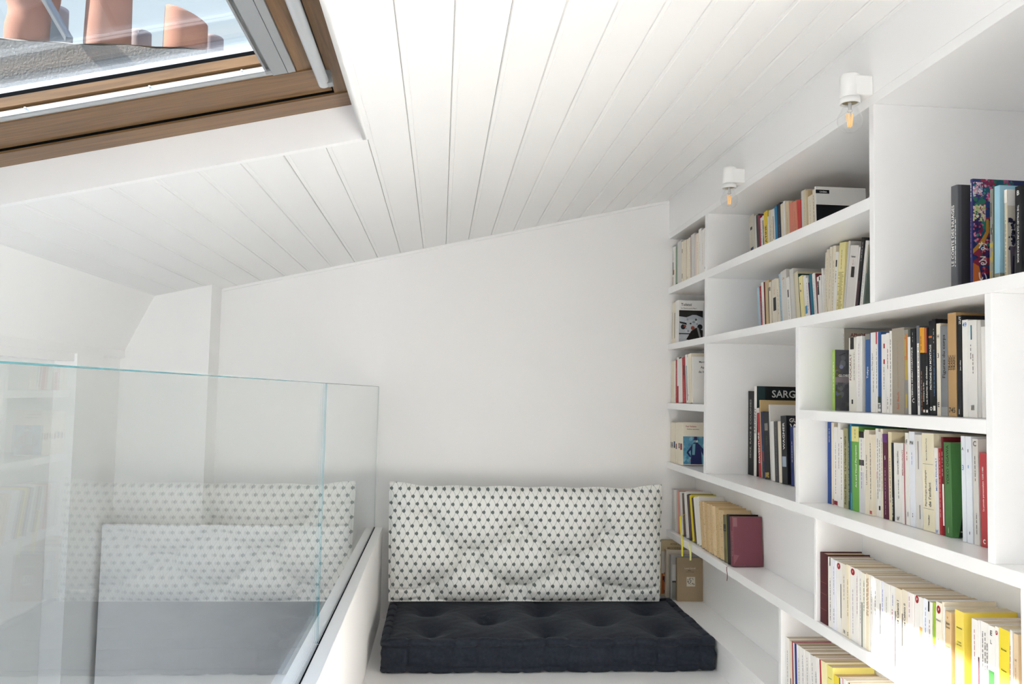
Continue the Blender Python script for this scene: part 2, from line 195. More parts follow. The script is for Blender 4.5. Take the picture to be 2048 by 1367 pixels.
  (16922, 191, 225, -0.015, 135, 1128, 'W', [('l', '2A2622', 0.85, 0.88, 0.5), ('l', '4A90C0', 0.7, 0.73, 0.5), ('l', '2A2622', 0.08, 0.12, 0.5)], {'c': 'E6EAF0'}),
  (16712, 174, 221, -0.014, 135, 1128, 'LG', [('h', 'C', '2A2622', 0.955, 0.6), ('l', '6A6660', 0.6, 0.85, 0.5), ('l', '6A6660', 0.1, 0.3, 0.6)], {'c': 'D8D4CE'}),
  (16474, 227, 194, -0.013, 135, 1128, 'R', [('u', 'La pensée personnaliste 1230-1480', 'F0EEE8', 0.38, 0.85, 0.5, 0.4), ('h', 'c', 'F0EEE8', 0.06, 0.4)], {'c': 'B84448', 'f': 'with a white title'}),
],
'J': [
  (17308, 235, 242, 0.017, 200, 1120, 'SL', [('u', 'LE COMTE DES NUAGES', 'F0EEE8', 0.26, 0.82, 0.4, 0.45), ('l', 'F0EEE8', 0.25, 0.7, 0.8)], {'cov': 'nuages', 'hard': 1, 'c': '5A5C60', 'f': 'with a white title'}),
  (16628, 93, 241, 0.018, 220, 1120, 'NV', [('l', 'F0EEE8', 0.8, 0.97, 0.5), ('l', '8A70B0', 0.3, 0.65, 0.5)], {'cov': 'art', 'hard': 1, 'c': '2C2A66', 'f': 'with a colourful painted cover'}),
  (15972, 111, 203, 0.018, 170, 1120, 'OL', [('p', 0, 0.45, 0, 1, 15, 'yg'), ('p', 0.45, 1, 0.2, 1, 16, 'gk')], {'c': '5E6A48', 'f': 'with a mottled spine'}),
  (15849, 160, 206, 0.018, 200, 1120, 'LB', [('r', 0, 0.13, '8A8678', 0, 1)], {'cov': 'blueplain', 'f': 'with a grey foot'}),
  (15519, 86, 191, 0.019, 180, 1120, 'C', [('r', 0.86, 1, 'E6E2DA', 0, 1), ('l', '8A7A20', 0.05, 0.7, 0.5)], {'cov': 'figure', 'c': 'CFC6AE', 'f': 'with a dark figure cover'}),
  (15231, 195, 190, 0.019, 200, 1120, 'K', [('h', 'B', 'F0EEE8', 0.93, 0.5), ('d', 'THE WALLED CULTURE SOURCE BOOK', 'F0EEE8', 0.2, 0.8, 0.5, 0.3)], {'cov': 'brick', 'f': 'with an orange brick cover'}),
],
'K': [
  (36808, 386, 181, -0.074, 106, 1055, 'LG', [], {}),
  (36386, 218, 182, -0.092, 106, 1055, 'W', [('l', '6A6660', 0.1, 0.3, 0.5)], {}),
  (36137, 246, 184, -0.104, 106, 1055, 'LG', [], {}),
  (35861, 320, 184, -0.117, 106, 1055, 'PK', [], {'c': 'D69A8C'}),
  (35488, 357, 183, -0.14, 106, 1055, 'W', [], {}),
  (35068, 341, 182, -0.17, 106, 1055, 'BR', [], {'c': '6A5850'}),
  (34631, 367, 193, -0.215, 106, 1055, 'W', [('l', 'B0B0C0', 0.1, 0.5, 0.5)], {'rib': 'yellow'}),
  (34184, 307, 188, -0.251, 106, 1055, 'BR', [], {'c': '5A484E', 'n': 'dark plum'}),
  (33822, 293, 190, -0.272, 106, 1055, 'Y', [], {'c': 'E2D030'}),
  (33502, 234, 184, -0.276, 106, 1055, 'BR', [('r', 0.68, 0.8, '2A2622', 0.2, 0.9)], {'c': '4C362C', 'rib': 'pale', 'f': 'with a black label'}),
  (33206, 288, 190, -0.298, 106, 1055, 'W', [], {}),
  (32902, 450, 192, -0.296, 106, 1055, 'W', [], {}),
  (32428, 298, 183, -0.219, 107, 1050, 'T', [('q',)], {'c': 'CDB083', 'hard': 1}),
  (32120, 290, 184, -0.197, 107, 1050, 'T', [('q',)], {'c': 'D6BC92', 'hard': 1}),
  (31822, 248, 184, -0.179, 107, 1050, 'T', [('q',)], {'c': 'C9AA7A', 'hard': 1}),
  (31566, 280, 184, -0.164, 107, 1050, 'T', [('q',)], {'c': 'D2B68A', 'hard': 1}),
  (31280, 296, 184, -0.155, 107, 1050, 'T', [('q',)], {'c': 'CFB388', 'hard': 1}),
  (30977, 315, 183, -0.145, 107, 1050, 'T', [('q',)], {'c': 'D8C098', 'hard': 1}),
  (30655, 372, 181, -0.135, 107, 1050, 'T', [('q',)], {'c': 'C8AC7E', 'hard': 1}),
  (30277, 474, 179, -0.123, 107, 1050, 'T', [('q',)], {'hard': 1, 'c': 'D0B68C'}),
  (29797, 359, 169, -0.107, 107, 1050, 'OL', [('r', 0.65, 0.8, '2A2622', 0, 1), ('l', 'F0EEE8', 0.68, 0.7, 0.5), ('r', 0, 1, 'A0A040', 0.85, 1)], {'c': '6E664A', 'f': 'with a black label'}),
  (29414, 285, 176, -0.105, 107, 1050, 'K', [], {}),
  (29108, 262, 173, -0.103, 108, 1050, 'MA', [('l', 'C0A0A0', 0.2, 0.7, 0.8)], {'cov': 'red', 'rib': 'red', 'c': '74404A', 'n': 'dusty red', 'f': 'facing out with plain cover'}),
],
'L': [
  (21997, 454, 186, 0.0, 118, 1042, 'MA', [('r', 0.42, 0.425, '8A5A50', 0.1, 0.9), ('r', 0.58, 0.585, '8A5A50', 0.1, 0.9), ('r', 0.2, 0.205, '8A5A50', 0.1, 0.9)], {'hard': 1, 'c': '4E1C20', 'f': 'bound in leather'}),
  (21518, 251, 182, -0.01, 115, 1042, 'W', [('r', 0.88, 1, '2A2622', 0.4, 0.6), ('l', '2A2622', 0.1, 0.7, 0.5)], {}),
  (21264, 186, 181, -0.009, 115, 1042, 'W', [('l', 'A090C0', 0.5, 0.9, 0.5), ('l', '6A6660', 0.1, 0.3, 0.5)], {'c': 'E6E6EE'}),
  (21075, 283, 180, -0.006, 115, 1042, 'W', [('o', 0.94, 'A02028'), ('r', 0.22, 0.7, '4A4A48', 0.85, 1)], {'f': 'with a red oval and black edge'}),
  (20789, 275, 180, -0.005, 115, 1042, 'C', [('l', '6A6660', 0.5, 0.85, 0.5), ('h', '18', '2A2622', 0.06, 0.6)], {'c': 'E6DED0'}),
  (20511, 149, 183, -0.004, 115, 1042, 'C', [('l', 'A08A60', 0.3, 0.8, 0.5), ('h', 'S', '2A2622', 0.06, 0.6)], {'c': 'EADFC4'}),
  (20359, 305, 181, -0.002, 115, 1042, 'W', [('o', 0.94, 'A02028'), ('l', '9A8AA0', 0.1, 0.7, 0.5)], {'f': 'with a red oval'}),
  (20051, 141, 182, 0.0, 115, 1042, 'W', [('l', 'C090A0', 0.4, 0.9, 0.5)], {}),
  (19907, 142, 180, 0.002, 115, 1042, 'W', [('l', 'B0A0A0', 0.3, 0.9, 0.5)], {}),
  (19762, 192, 179, 0.005, 115, 1042, 'C', [('r', 0, 0.6, '8A9088', 0, 0.35), ('l', '6A6660', 0.5, 0.9, 0.7)], {'c': 'EAE6D8', 'f': 'with a grey edge'}),
  (19567, 159, 181, 0.008, 115, 1042, 'C', [('l', '7A4030', 0.45, 0.95, 0.4), ('l', 'B06050', 0.45, 0.95, 0.75)], {'c': 'F0E4CC', 'f': 'with red lettering'}),
  (19405, 164, 181, 0.011, 115, 1042, 'W', [('l', 'A0A080', 0.5, 0.85, 0.5)], {}),
  (19238, 173, 179, 0.014, 115, 1042, 'W', [('l', '6A6660', 0.5, 0.85, 0.5)], {}),
  (19058, 169, 179, 0.015, 115, 1042, 'W', [('r', 0.3, 0.7, '2A2A2A', 0.8, 1)], {}),
  (18883, 133, 179, 0.016, 115, 1042, 'W', [('l', '8A8AC0', 0.5, 0.9, 0.5)], {'c': 'E8E8F0'}),
  (18743, 236, 178, 0.017, 115, 1042, 'W', [('l', 'A0A090', 0.55, 0.85, 0.5)], {}),
  (18501, 214, 178, 0.018, 115, 1042, 'W', [('l', 'A02060', 0.5, 0.7, 0.4), ('l', '8A8AB0', 0.75, 0.9, 0.5)], {}),
  (18281, 262, 178, 0.019, 115, 1042, 'C', [('u', 'José Cabanis I', '2A2622', 0.5, 0.85, 0.5, 0.4), ('r', 0, 0.7, '3A3030', 0, 0.14)], {'f': 'with a black volume title'}),
  (18012, 232, 180, 0.017, 115, 1042, 'C', [('u', 'José Cabanis II', '2A2622', 0.5, 0.85, 0.5, 0.4), ('r', 0.3, 0.7, '2A2A20', 0, 0.14)], {'f': 'with a second volume title'}),
  (17774, 233, 180, 0.018, 115, 1042, 'W', [('l', 'C08090', 0.7, 0.95, 0.3)], {'c': 'EDE6E2'}),
  (17534, 206, 179, 0.019, 115, 1042, 'W', [('o', 0.96, 'A02028')], {'f': 'with a red oval'}),
  (17321, 132, 180, 0.02, 115, 1042, 'W', [('r', 0, 0.65, 'E0B070', 0, 0.8)], {'f': 'with an orange lower block'}),
  (17182, 164, 181, 0.021, 115, 1042, 'W', [('l', '8AA0C0', 0.4, 0.9, 0.5)], {'c': 'E8EAF0'}),
  (17012, 141, 179, 0.022, 115, 1042, 'W', [('r', 0.88, 1, '2A2622', 0.1, 0.45), ('l', 'A08090', 0.3, 0.8, 0.5)], {}),
  (16864, 105, 181, 0.022, 115, 1042, 'LGN', [('r', 0, 0.5, 'B0B4B4', 0, 1), ('r', 0.46, 0.52, 'C860A0', 0, 1)], {'c': '98B83C', 'f': 'with a grey and pink foot'}),
  (16756, 211, 185, 0.023, 115, 1042, 'C', [('o', 0.92, 'A02028'), ('h', 'Henri', '6A6660', 0.8, 0.7), ('l', 'B0A090', 0.3, 0.6, 0.5)], {'c': 'F0E6D4'}),
  (16535, 62, 190, 0.02, 115, 1042, 'C', [('r', 0, 0.3, 'E0B090', 0, 1)], {}),
  (16461, 45, 181, 0.016, 115, 1042, 'W', [], {}),
  (16411, 194, 175, 0.017, 110, 1042, 'B', [('h', 'Jean', '2A2622', 0.86, 0.7), ('h', 'Giono', '2A2622', 0.82, 0.7), ('h', 'Le Hussard', '2A2622', 0.6, 0.8), ('h', 'o', 'A02028', 0.93, 0.2)], {'c': 'D6B98C'}),
  (16077, 291, 186, 0.006, 112, 1042, 'Y', [('h', 'Antoine', '2A2622', 0.82, 0.6), ('h', 'Contes', '2A2622', 0.67, 0.4), ('h', 'du lundi', '2A2622', 0.64, 0.5)], {'c': 'E6D060', 'cov': 'ylw'}),
  (15555, 190, 182, 0.009, 115, 1042, 'W', [('l', 'C09090', 0.1, 0.9, 0.5)], {}),
  (15356, 45, 184, 0.01, 115, 1042, 'W', [('r', 0, 0.62, '5A3038', 0, 0.9)], {'c': 'E8E4E2', 'f': 'with a plum edge'}),
  (15305, 238, 184, 0.01, 115, 1042, 'W', [('l', '6A6660', 0.3, 0.9, 0.3), ('l', '6A6660', 0.3, 0.9, 0.6), ('l', '6A6660', 0.3, 0.8, 0.85)], {'f': 'with three lines of lettering'}),
  (15057, 175, 183, 0.011, 115, 1042, 'W', [('r', 0, 0.55, '3A6A38', 0, 1), ('h', 'E', '2A2622', 0.93, 0.4), ('h', 'L', '2A2622', 0.84, 0.25)], {'f': 'with a green lower block'}),
  (14872, 101, 186, 0.012, 115, 1042, 'W', [('o', 0.94, 'A02028')], {}),
  (14759, 275, 187, 0.013, 115, 1042, 'Y', [('h', 'Roman', '2A2622', 0.8, 0.5), ('h', 'Poésies', '2A2622', 0.6, 0.5)], {'c': 'E6D03A'}),
  (14469, 60, 191, 0.014, 115, 1042, 'W', [('l', 'C04080', 0.1, 0.85, 0.3)], {}),
  (14397, 120, 187, 0.015, 112, 1042, 'B', [('h', 'VI', '2A2622', 0.75, 0.4), ('l', 'C0A090', 0.4, 0.7, 0.5)], {'c': 'DCC4A0'}),
],
'M': [
  (24271, 251, 180, -0.034, 115, 1046, 'W', [('l', '6A6660', 0.2, 0.8, 0.5)], {}),
  (24005, 150, 177, -0.04, 115, 1046, 'C', [('r', 0, 0.4, '5A4A48', 0.3, 0.7)], {}),
  (23838, 106, 180, -0.045, 115, 1046, 'R', [], {'c': 'A8323A'}),
  (23725, 93, 178, -0.046, 115, 1046, 'W', [], {}),
  (23616, 127, 180, -0.051, 115, 1046, 'BL', [], {'c': '1E2F86'}),
  (23473, 275, 181, -0.056, 115, 1046, 'W', [('l', '2A2622', 0.3, 0.8, 0.5)], {}),
  (23189, 230, 181, -0.058, 115, 1046, 'W', [('l', '707088', 0.3, 0.9, 0.5)], {}),
  (22950, 313, 181, -0.059, 115, 1046, 'W', [('l', '6A6660', 0.3, 0.9, 0.5)], {}),
  (22631, 283, 179, -0.057, 115, 1046, 'W', [('l', '6A6660', 0.4, 0.9, 0.5)], {}),
  (22336, 182, 183, -0.059, 115, 1046, 'W', [('u', 'HONORÉ DE BALZAC', '2A2622', 0.3, 0.85, 0.5, 0.4)], {}),
  (22138, 120, 185, -0.065, 115, 1046, 'W', [], {}),
  (22006, 108, 184, -0.069, 115, 1046, 'R', [], {'c': 'B83840'}),
  (21884, 291, 185, -0.074, 115, 1046, 'PY', [], {'c': 'EEE4B4'}),
  (21589, 335, 184, -0.059, 115, 1046, 'PY', [('h', 'Maupassant', '2A2622', 0.83, 0.6), ('l', '8A8040', 0.5, 0.7, 0.5)], {'c': 'E8DC80'}),
  (21226, 285, 171, -0.052, 115, 1046, 'Y', [('l', 'A09020', 0.4, 0.8, 0.5)], {'c': 'E8D040'}),
  (20935, 156, 174, -0.046, 115, 1046, 'W', [('r', 0.7, 1, '2A2622', 0.1, 0.4)], {}),
  (20767, 108, 178, -0.043, 115, 1046, 'W', [('r', 0, 1, 'D08A98', 0.1, 0.5)], {}),
  (20647, 144, 179, -0.041, 115, 1046, 'W', [], {}),
  (20494, 185, 178, -0.038, 115, 1046, 'C', [('r', 0.7, 1, '2A2622', 0.3, 0.6)], {'c': 'EADDC4'}),
],
}

# ------------------------------------------------------------------ materials
def lin(c):
    return c/12.92 if c <= .04045 else ((c+.055)/1.055)**2.4
def hexc(h):
    return tuple(lin(int(h[i:i+2], 16)/255) for i in (0, 2, 4))+(1,)
MATS = {}
def mat(name, col, rough=.5, spec=.5, metal=0, bump=None, emit=None):
    if name in MATS: return MATS[name]
    m = bpy.data.materials.new(name); m.use_nodes = True
    nt = m.node_tree; b = nt.nodes['Principled BSDF']
    b.inputs['Base Color'].default_value = hexc(col) if isinstance(col, str) else col
    b.inputs['Roughness'].default_value = rough
    b.inputs['Specular IOR Level'].default_value = spec
    b.inputs['Metallic'].default_value = metal
    if emit:
        b.inputs['Emission Color'].default_value = hexc(emit[0]); b.inputs['Emission Strength'].default_value = emit[1]
    if bump:
        sc, st, dist = bump
        tc = nt.nodes.new('ShaderNodeTexCoord'); n = nt.nodes.new('ShaderNodeTexNoise'); n.inputs['Scale'].default_value = sc
        n.inputs['Detail'].default_value = 4
        bp = nt.nodes.new('ShaderNodeBump'); bp.inputs['Strength'].default_value = st; bp.inputs['Distance'].default_value = dist
        nt.links.new(tc.outputs['Object'], n.inputs['Vector']); nt.links.new(n.outputs['Fac'], bp.inputs['Height'])
        nt.links.new(bp.outputs['Normal'], b.inputs['Normal'])
    MATS[name] = m; return m
def ink(h):
    return mat('paint_'+h, h, .55, .3)
M_WALL = mat('wall_paint', (.89, .877, .868, 1), .75, .25, bump=(60, .08, .002))
M_CEIL = mat('board_paint', (.835, .826, .818, 1), .45, .4, bump=(25, .05, .002))
M_SHELF = mat('shelf_lacquer', (.90, .892, .888, 1), .3, .5, bump=(30, .03, .001))
M_TRIM = mat('trim_paint', (.88, .872, .865, 1), .4, .4)
M_FLOOR = mat('floor_paint', (.74, .71, .67, 1), .5, .4)
M_PANEL = mat('grey_panel_paint', (.86, .855, .87, 1), .5, .4)
M_DARK = mat('dark_gap', (.02, .022, .025, 1), .6, .3)
M_PAGE = None
M_ALU = mat('aluminium', (.62, .64, .66, 1), .38, .5, .65)
M_GREYALU = mat('grey_channel', (.30, .31, .32, 1), .4, .5, .25)
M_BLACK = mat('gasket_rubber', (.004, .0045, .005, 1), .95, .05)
M_LAMP = mat('lamp_porcelain', (.86, .85, .83, 1), .3, .5)
M_FIL = mat('filament_phosphor', (.95, .60, .22, 1), .5, .3, emit=('F0B060', .2))
M_WIRE = mat('steel_wire', (.35, .33, .33, 1), .3, .5, 1)
M_GREYROOF = mat('stack_render', (.105, .102, .096, 1), .95, .1, bump=(60, .6, .01))
M_ZINC = mat('zinc', (.06, .072, .085, 1), .6, .3, 0)
M_FARPOT = mat('weathered_clay', (.16, .13, .13, 1), .9, .1)
def wood_mat(name, c1, c2, axis):
    m = bpy.data.materials.new(name); m.use_nodes = True; nt = m.node_tree; b = nt.nodes['Principled BSDF']
    tc = nt.nodes.new('ShaderNodeTexCoord'); mp = nt.nodes.new('ShaderNodeMapping')
    mp.inputs['Scale'].default_value = (2, 45, 45) if axis == 0 else (45, 2, 45)
    n = nt.nodes.new('ShaderNodeTexNoise'); n.inputs['Scale'].default_value = 1.6; n.inputs['Detail'].default_value = 8; n.inputs['Roughness'].default_value = .65; n.inputs['Distortion'].default_value = 1.2
    r = nt.nodes.new('ShaderNodeValToRGB'); r.color_ramp.elements[0].position = .34; r.color_ramp.elements[1].position = .68
    r.color_ramp.elements[0].color = hexc(c1); r.color_ramp.elements[1].color = hexc(c2)
    nt.links.new(tc.outputs['Object'], mp.inputs['Vector']); nt.links.new(mp.outputs['Vector'], n.inputs['Vector'])
    nt.links.new(n.outputs['Fac'], r.inputs['Fac']); nt.links.new(r.outputs['Color'], b.inputs['Base Color'])
    b.inputs['Roughness'].default_value = .42
    return m
M_OAK_U = wood_mat('oak_along', '5E452C', '82623F', 0)
M_OAK_V = wood_mat('oak_across', '5E452C', '82623F', 1)
def page_mat():
    m = bpy.data.materials.new('page_edges'); m.use_nodes = True; nt = m.node_tree; b = nt.nodes['Principled BSDF']
    tc = nt.nodes.new('ShaderNodeTexCoord'); mp = nt.nodes.new('ShaderNodeMapping'); mp.inputs['Scale'].default_value = (3, 900, 3)
    n = nt.nodes.new('ShaderNodeTexNoise'); n.inputs['Scale'].default_value = 1; n.inputs['Detail'].default_value = 3
    oi = nt.nodes.new('ShaderNodeObjectInfo')
    r = nt.nodes.new('ShaderNodeValToRGB'); r.color_ramp.elements[0].color = hexc('BDA583'); r.color_ramp.elements[1].color = hexc('DED3BF')
    mx = nt.nodes.new('ShaderNodeMix'); mx.data_type = 'RGBA'; mx.blend_type = 'MULTIPLY'; mx.inputs[0].default_value = .35
    nt.links.new(oi.outputs['Random'], r.inputs['Fac']); nt.links.new(tc.outputs['Object'], mp.inputs['Vector']); nt.links.new(mp.outputs['Vector'], n.inputs['Vector'])
    nt.links.new(r.outputs['Color'], mx.inputs[6]); nt.links.new(n.outputs['Fac'], mx.inputs[7]); nt.links.new(mx.outputs[2], b.inputs['Base Color'])
    b.inputs['Roughness'].default_value = .9; b.inputs['Specular IOR Level'].default_value = .1
    return m
M_PAGE = page_mat()
def clay_mat():
    m = bpy.data.materials.new('terracotta'); m.use_nodes = True; nt = m.node_tree; b = nt.nodes['Principled BSDF']
    n = nt.nodes.new('ShaderNodeTexNoise'); n.inputs['Scale'].default_value = 9; n.inputs['Detail'].default_value = 5
    tc = nt.nodes.new('ShaderNodeTexCoord'); r = nt.nodes.new('ShaderNodeValToRGB')
    r.color_ramp.elements[0].color = hexc('6A483C'); r.color_ramp.elements[1].color = hexc('785648')
    nt.links.new(tc.outputs['Object'], n.inputs['Vector']); nt.links.new(n.outputs['Fac'], r.inputs['Fac']); nt.links.new(r.outputs['Color'], b.inputs['Base Color'])
    b.inputs['Roughness'].default_value = .9; b.inputs['Specular IOR Level'].default_value = .15
    return m
M_CLAY = clay_mat()
def glass_mat(name, tint, f0=.04, strength=1.0, rough=0.0):
    # thin architectural glass: transparent body, mirror-like coat that grows at grazing angles (Schlick)
    m = bpy.data.materials.new(name); m.use_nodes = True; nt = m.node_tree; nt.nodes.clear()
    out = nt.nodes.new('ShaderNodeOutputMaterial'); mix = nt.nodes.new('ShaderNodeMixShader')
    tr = nt.nodes.new('ShaderNodeBsdfTransparent'); tr.inputs['Color'].default_value = tint
    gl = nt.nodes.new('ShaderNodeBsdfGlossy'); gl.inputs['Roughness'].default_value = rough; gl.inputs['Color'].default_value = (1, 1, 1, 1)
    lw = nt.nodes.new('ShaderNodeLayerWeight'); lw.inputs['Blend'].default_value = .5
    p = nt.nodes.new('ShaderNodeMath'); p.operation = 'POWER'; p.inputs[1].default_value = 5
    ma = nt.nodes.new('ShaderNodeMath'); ma.operation = 'MULTIPLY_ADD'; ma.inputs[1].default_value = (1-f0)*strength; ma.inputs[2].default_value = f0
    nt.links.new(lw.outputs['Facing'], p.inputs[0]); nt.links.new(p.outputs[0], ma.inputs[0]); nt.links.new(ma.outputs[0], mix.inputs['Fac'])
    nt.links.new(tr.outputs[0], mix.inputs[1]); nt.links.new(gl.outputs[0], mix.inputs[2]); nt.links.new(mix.outputs[0], out.inputs['Surface'])
    return m
M_GLASS = glass_mat('balustrade_glass', (.955, .975, .97, 1))
M_PANE = glass_mat('window_glass', (.97, .98, .98, 1))
M_BULB = glass_mat('bulb_glass', (.975, .975, .975, 1), .045, 1.0)
def edge_mat():
    m = bpy.data.materials.new('glass_edge'); m.use_nodes = True; b = m.node_tree.nodes['Principled BSDF']
    b.inputs['Base Color'].default_value = (.10, .26, .30, 1); b.inputs['Roughness'].default_value = .12; b.inputs['Specular IOR Level'].default_value = .8
    return m
M_EDGE = edge_mat()
M_SEAL = mat('clear_sealant', (.62, .66, .65, 1), .3, .5)
class NG:
    # small helper for maths in a shader tree
    def __init__(s, nt): s.nt = nt
    def op(s, o, *a):
        n = s.nt.nodes.new('ShaderNodeMath'); n.operation = o
        for i, v in enumerate(a):
            if isinstance(v, (int, float)): n.inputs[i].default_value = v
            else: s.nt.links.new(v, n.inputs[i])
        return n.outputs[0]
def scale_fabric():
    # printed fish-scale pattern: staggered columns of discs, each with a grey-green dot at its left
    m = bpy.data.materials.new('scale_print_cotton'); m.use_nodes = True; nt = m.node_tree; b = nt.nodes['Principled BSDF']; g = NG(nt)
    uv = nt.nodes.new('ShaderNodeUVMap'); uv.uv_map = 'UVMap'; sp = nt.nodes.new('ShaderNodeSeparateXYZ'); nt.links.new(uv.outputs[0], sp.inputs[0])
    CW, R = .0183, .0300
    x = g.op('DIVIDE', sp.outputs[0], CW); y = sp.outputs[1]
    mcol = g.op('FLOOR', x)
    def cen(j):
        col = g.op('ADD', mcol, j)
        dx = g.op('MULTIPLY', g.op('SUBTRACT', x, col), CW)
        par = g.op('MODULO', g.op('ADD', col, 400), 2)
        yy = g.op('SUBTRACT', y, g.op('MULTIPLY', par, R))
        q = g.op('DIVIDE', yy, 2*R)
        dy = g.op('MULTIPLY', g.op('SUBTRACT', q, g.op('ROUND', q)), 2*R)
        d = g.op('SQRT', g.op('ADD', g.op('MULTIPLY', dx, dx), g.op('MULTIPLY', dy, dy)))
        dd = g.op('ADD', dx, .001)
        dot = g.op('SQRT', g.op('ADD', g.op('MULTIPLY', dd, dd), g.op('MULTIPLY', dy, dy)))
        return d, dot
    (d1, o1), (d0, o0), (d2, o2) = cen(-1), cen(0), cen(1)
    in1 = g.op('LESS_THAN', d1, R); in0 = g.op('MULTIPLY', g.op('LESS_THAN', d0, R), g.op('SUBTRACT', 1, in1))
    in2 = g.op('SUBTRACT', 1, g.op('ADD', in1, in0))
    def pick(a, bb, c): return g.op('ADD', g.op('ADD', g.op('MULTIPLY', a, in1), g.op('MULTIPLY', bb, in0)), g.op('MULTIPLY', c, in2))
    d = pick(d1, d0, d2); o = pick(o1, o0, o2)
    line = g.op('GREATER_THAN', d, R-.0013); dot = g.op('LESS_THAN', o, .0082)
    f = g.op('MAXIMUM', g.op('MULTIPLY', line, .75), dot)
    mx = nt.nodes.new('ShaderNodeMix'); mx.data_type = 'RGBA'; mx.inputs[6].default_value = hexc('EFEFEB'); mx.inputs[7].default_value = hexc('727A78')
    nt.links.new(f, mx.inputs[0]); nt.links.new(mx.outputs[2], b.inputs['Base Color'])
    b.inputs['Roughness'].default_value = .9; b.inputs['Specular IOR Level'].default_value = .15
    n = nt.nodes.new('ShaderNodeTexNoise'); n.inputs['Scale'].default_value = 700; bp = nt.nodes.new('ShaderNodeBump'); bp.inputs['Strength'].default_value = .15; bp.inputs['Distance'].default_value = .001
    tc = nt.nodes.new('ShaderNodeTexCoord'); nt.links.new(tc.outputs['Object'], n.inputs['Vector']); nt.links.new(n.outputs['Fac'], bp.inputs['Height']); nt.links.new(bp.outputs['Normal'], b.inputs['Normal'])
    return m
M_SCALE = scale_fabric()
def slate_fabric():
    m = bpy.data.materials.new('slate_cotton'); m.use_nodes = True; nt = m.node_tree; b = nt.nodes['Principled BSDF']
    tc = nt.nodes.new('ShaderNodeTexCoord'); n = nt.nodes.new('ShaderNodeTexNoise'); n.inputs['Scale'].default_value = 90; n.inputs['Detail'].default_value = 6
    r = nt.nodes.new('ShaderNodeValToRGB'); r.color_ramp.elements[0].color = (.0135, .017, .024, 1); r.color_ramp.elements[1].color = (.034, .040, .053, 1)
    bp = nt.nodes.new('ShaderNodeBump'); bp.inputs['Strength'].default_value = .4; bp.inputs['Distance'].default_value = .003
    nt.links.new(tc.outputs['Object'], n.inputs['Vector']); nt.links.new(n.outputs['Fac'], r.inputs['Fac']); nt.links.new(r.outputs['Color'], b.inputs['Base Color'])
    nt.links.new(n.outputs['Fac'], bp.inputs['Height']); nt.links.new(bp.outputs['Normal'], b.inputs['Normal'])
    b.inputs['Roughness'].default_value = .95; b.inputs['Specular IOR Level'].default_value = .1
    b.inputs['Sheen Weight'].default_value = .08
    return m
M_SLATE = slate_fabric()
# ------------------------------------------------------------------ mesh builder
class MB:
    def __init__(s): s.v = []; s.f = []; s.m = []; s.mats = []; s.sm = []
    def mi(s, m):
        if m not in s.mats: s.mats.append(m)
        return s.mats.index(m)
    def face(s, pts, m, smooth=False):
        i = len(s.v); s.v += [tuple(p) for p in pts]; s.f.append(list(range(i, i+len(pts)))); s.m.append(s.mi(m)); s.sm.append(smooth)
    def grid(s, P, m, close_u=False, close_v=False, smooth=True):
        i0 = len(s.v); nu, nv = len(P), len(P[0])
        for r in P: s.v += [tuple(p) for p in r]
        k = s.mi(m)
        for a in range(nu if close_u else nu-1):
            for b in range(nv if close_v else nv-1):
                a2, b2 = (a+1) % nu, (b+1) % nv
                s.f.append([i0+a*nv+b, i0+a2*nv+b, i0+a2*nv+b2, i0+a*nv+b2]); s.m.append(k); s.sm.append(smooth)
    def box(s, x0, x1, y0, y1, z0, z1, m, T=None):
        c = [Vector((x, y, z)) for z in (z0, z1) for y in (y0, y1) for x in (x0, x1)]
        if T: c = [T(p) for p in c]
        for q in ((0, 2, 3, 1), (4, 5, 7, 6), (0, 1, 5, 4), (2, 6, 7, 3), (0, 4, 6, 2), (1, 3, 7, 5)):
            s.face([c[i] for i in q], m)
    def lathe(s, prof, m, n=32, c=(0, 0, 0), ax='z', smooth=True):
        P = []
        for (r, h) in prof:
            row = []
            for k in range(n):
                a = 2*math.pi*k/n; row.append((c[0]+r*math.cos(a), c[1]+r*math.sin(a), c[2]+h))
            P.append(row)
        s.grid(P, m, close_v=True, smooth=smooth)
    def tube(s, path, rad, m, n=8, flat=None):
        P = []; L = len(path)
        for i, p in enumerate(path):
            p = Vector(p); d = (Vector(path[min(i+1, L-1)])-Vector(path[max(i-1, 0)])).normalized()
            u = d.cross(Vector((0, 0, 1)));
            if u.length < 1e-4: u = d.cross(Vector((0, 1, 0)))
            u.normalize(); w = u.cross(d).normalized()
            r = rad(i/(L-1)) if callable(rad) else rad
            ru, rw = (r, r) if flat is None else flat
            P.append([p+u*ru*math.cos(2*math.pi*k/n)+w*rw*math.sin(2*math.pi*k/n) for k in range(n)])
        s.grid(P, m, close_v=True)
        s.face(P[0][::-1], m); s.face(P[-1], m)
    def build(s, name, parent=None, loc=None, weld=False):
        me = bpy.data.meshes.new(name); me.from_pydata(s.v, [], s.f)
        for mm in s.mats: me.materials.append(mm)
        me.polygons.foreach_set('material_index', s.m); me.polygons.foreach_set('use_smooth', s.sm)
        if weld:
            import bmesh
            bm = bmesh.new(); bm.from_mesh(me); bmesh.ops.remove_doubles(bm, verts=bm.verts, dist=1e-5); bmesh.ops.recalc_face_normals(bm, faces=bm.faces); bm.to_mesh(me); bm.free()
        me.update()
        o = bpy.data.objects.new(name, me); COL.objects.link(o)
        if parent: o.parent = parent
        if loc: o.location = loc
        return o
def thing(name, label, cat, loc=(0, 0, 0), group=None):
    o = bpy.data.objects.new(name, None); COL.objects.link(o); o.location = loc; o.empty_display_size = .05
    o['label'] = label; o['category'] = cat
    if group: o['group'] = group
    return o
def struct(o, label=None, cat=None):
    o['kind'] = 'structure'
    if label: o['label'] = label
    if cat: o['category'] = cat
    return o
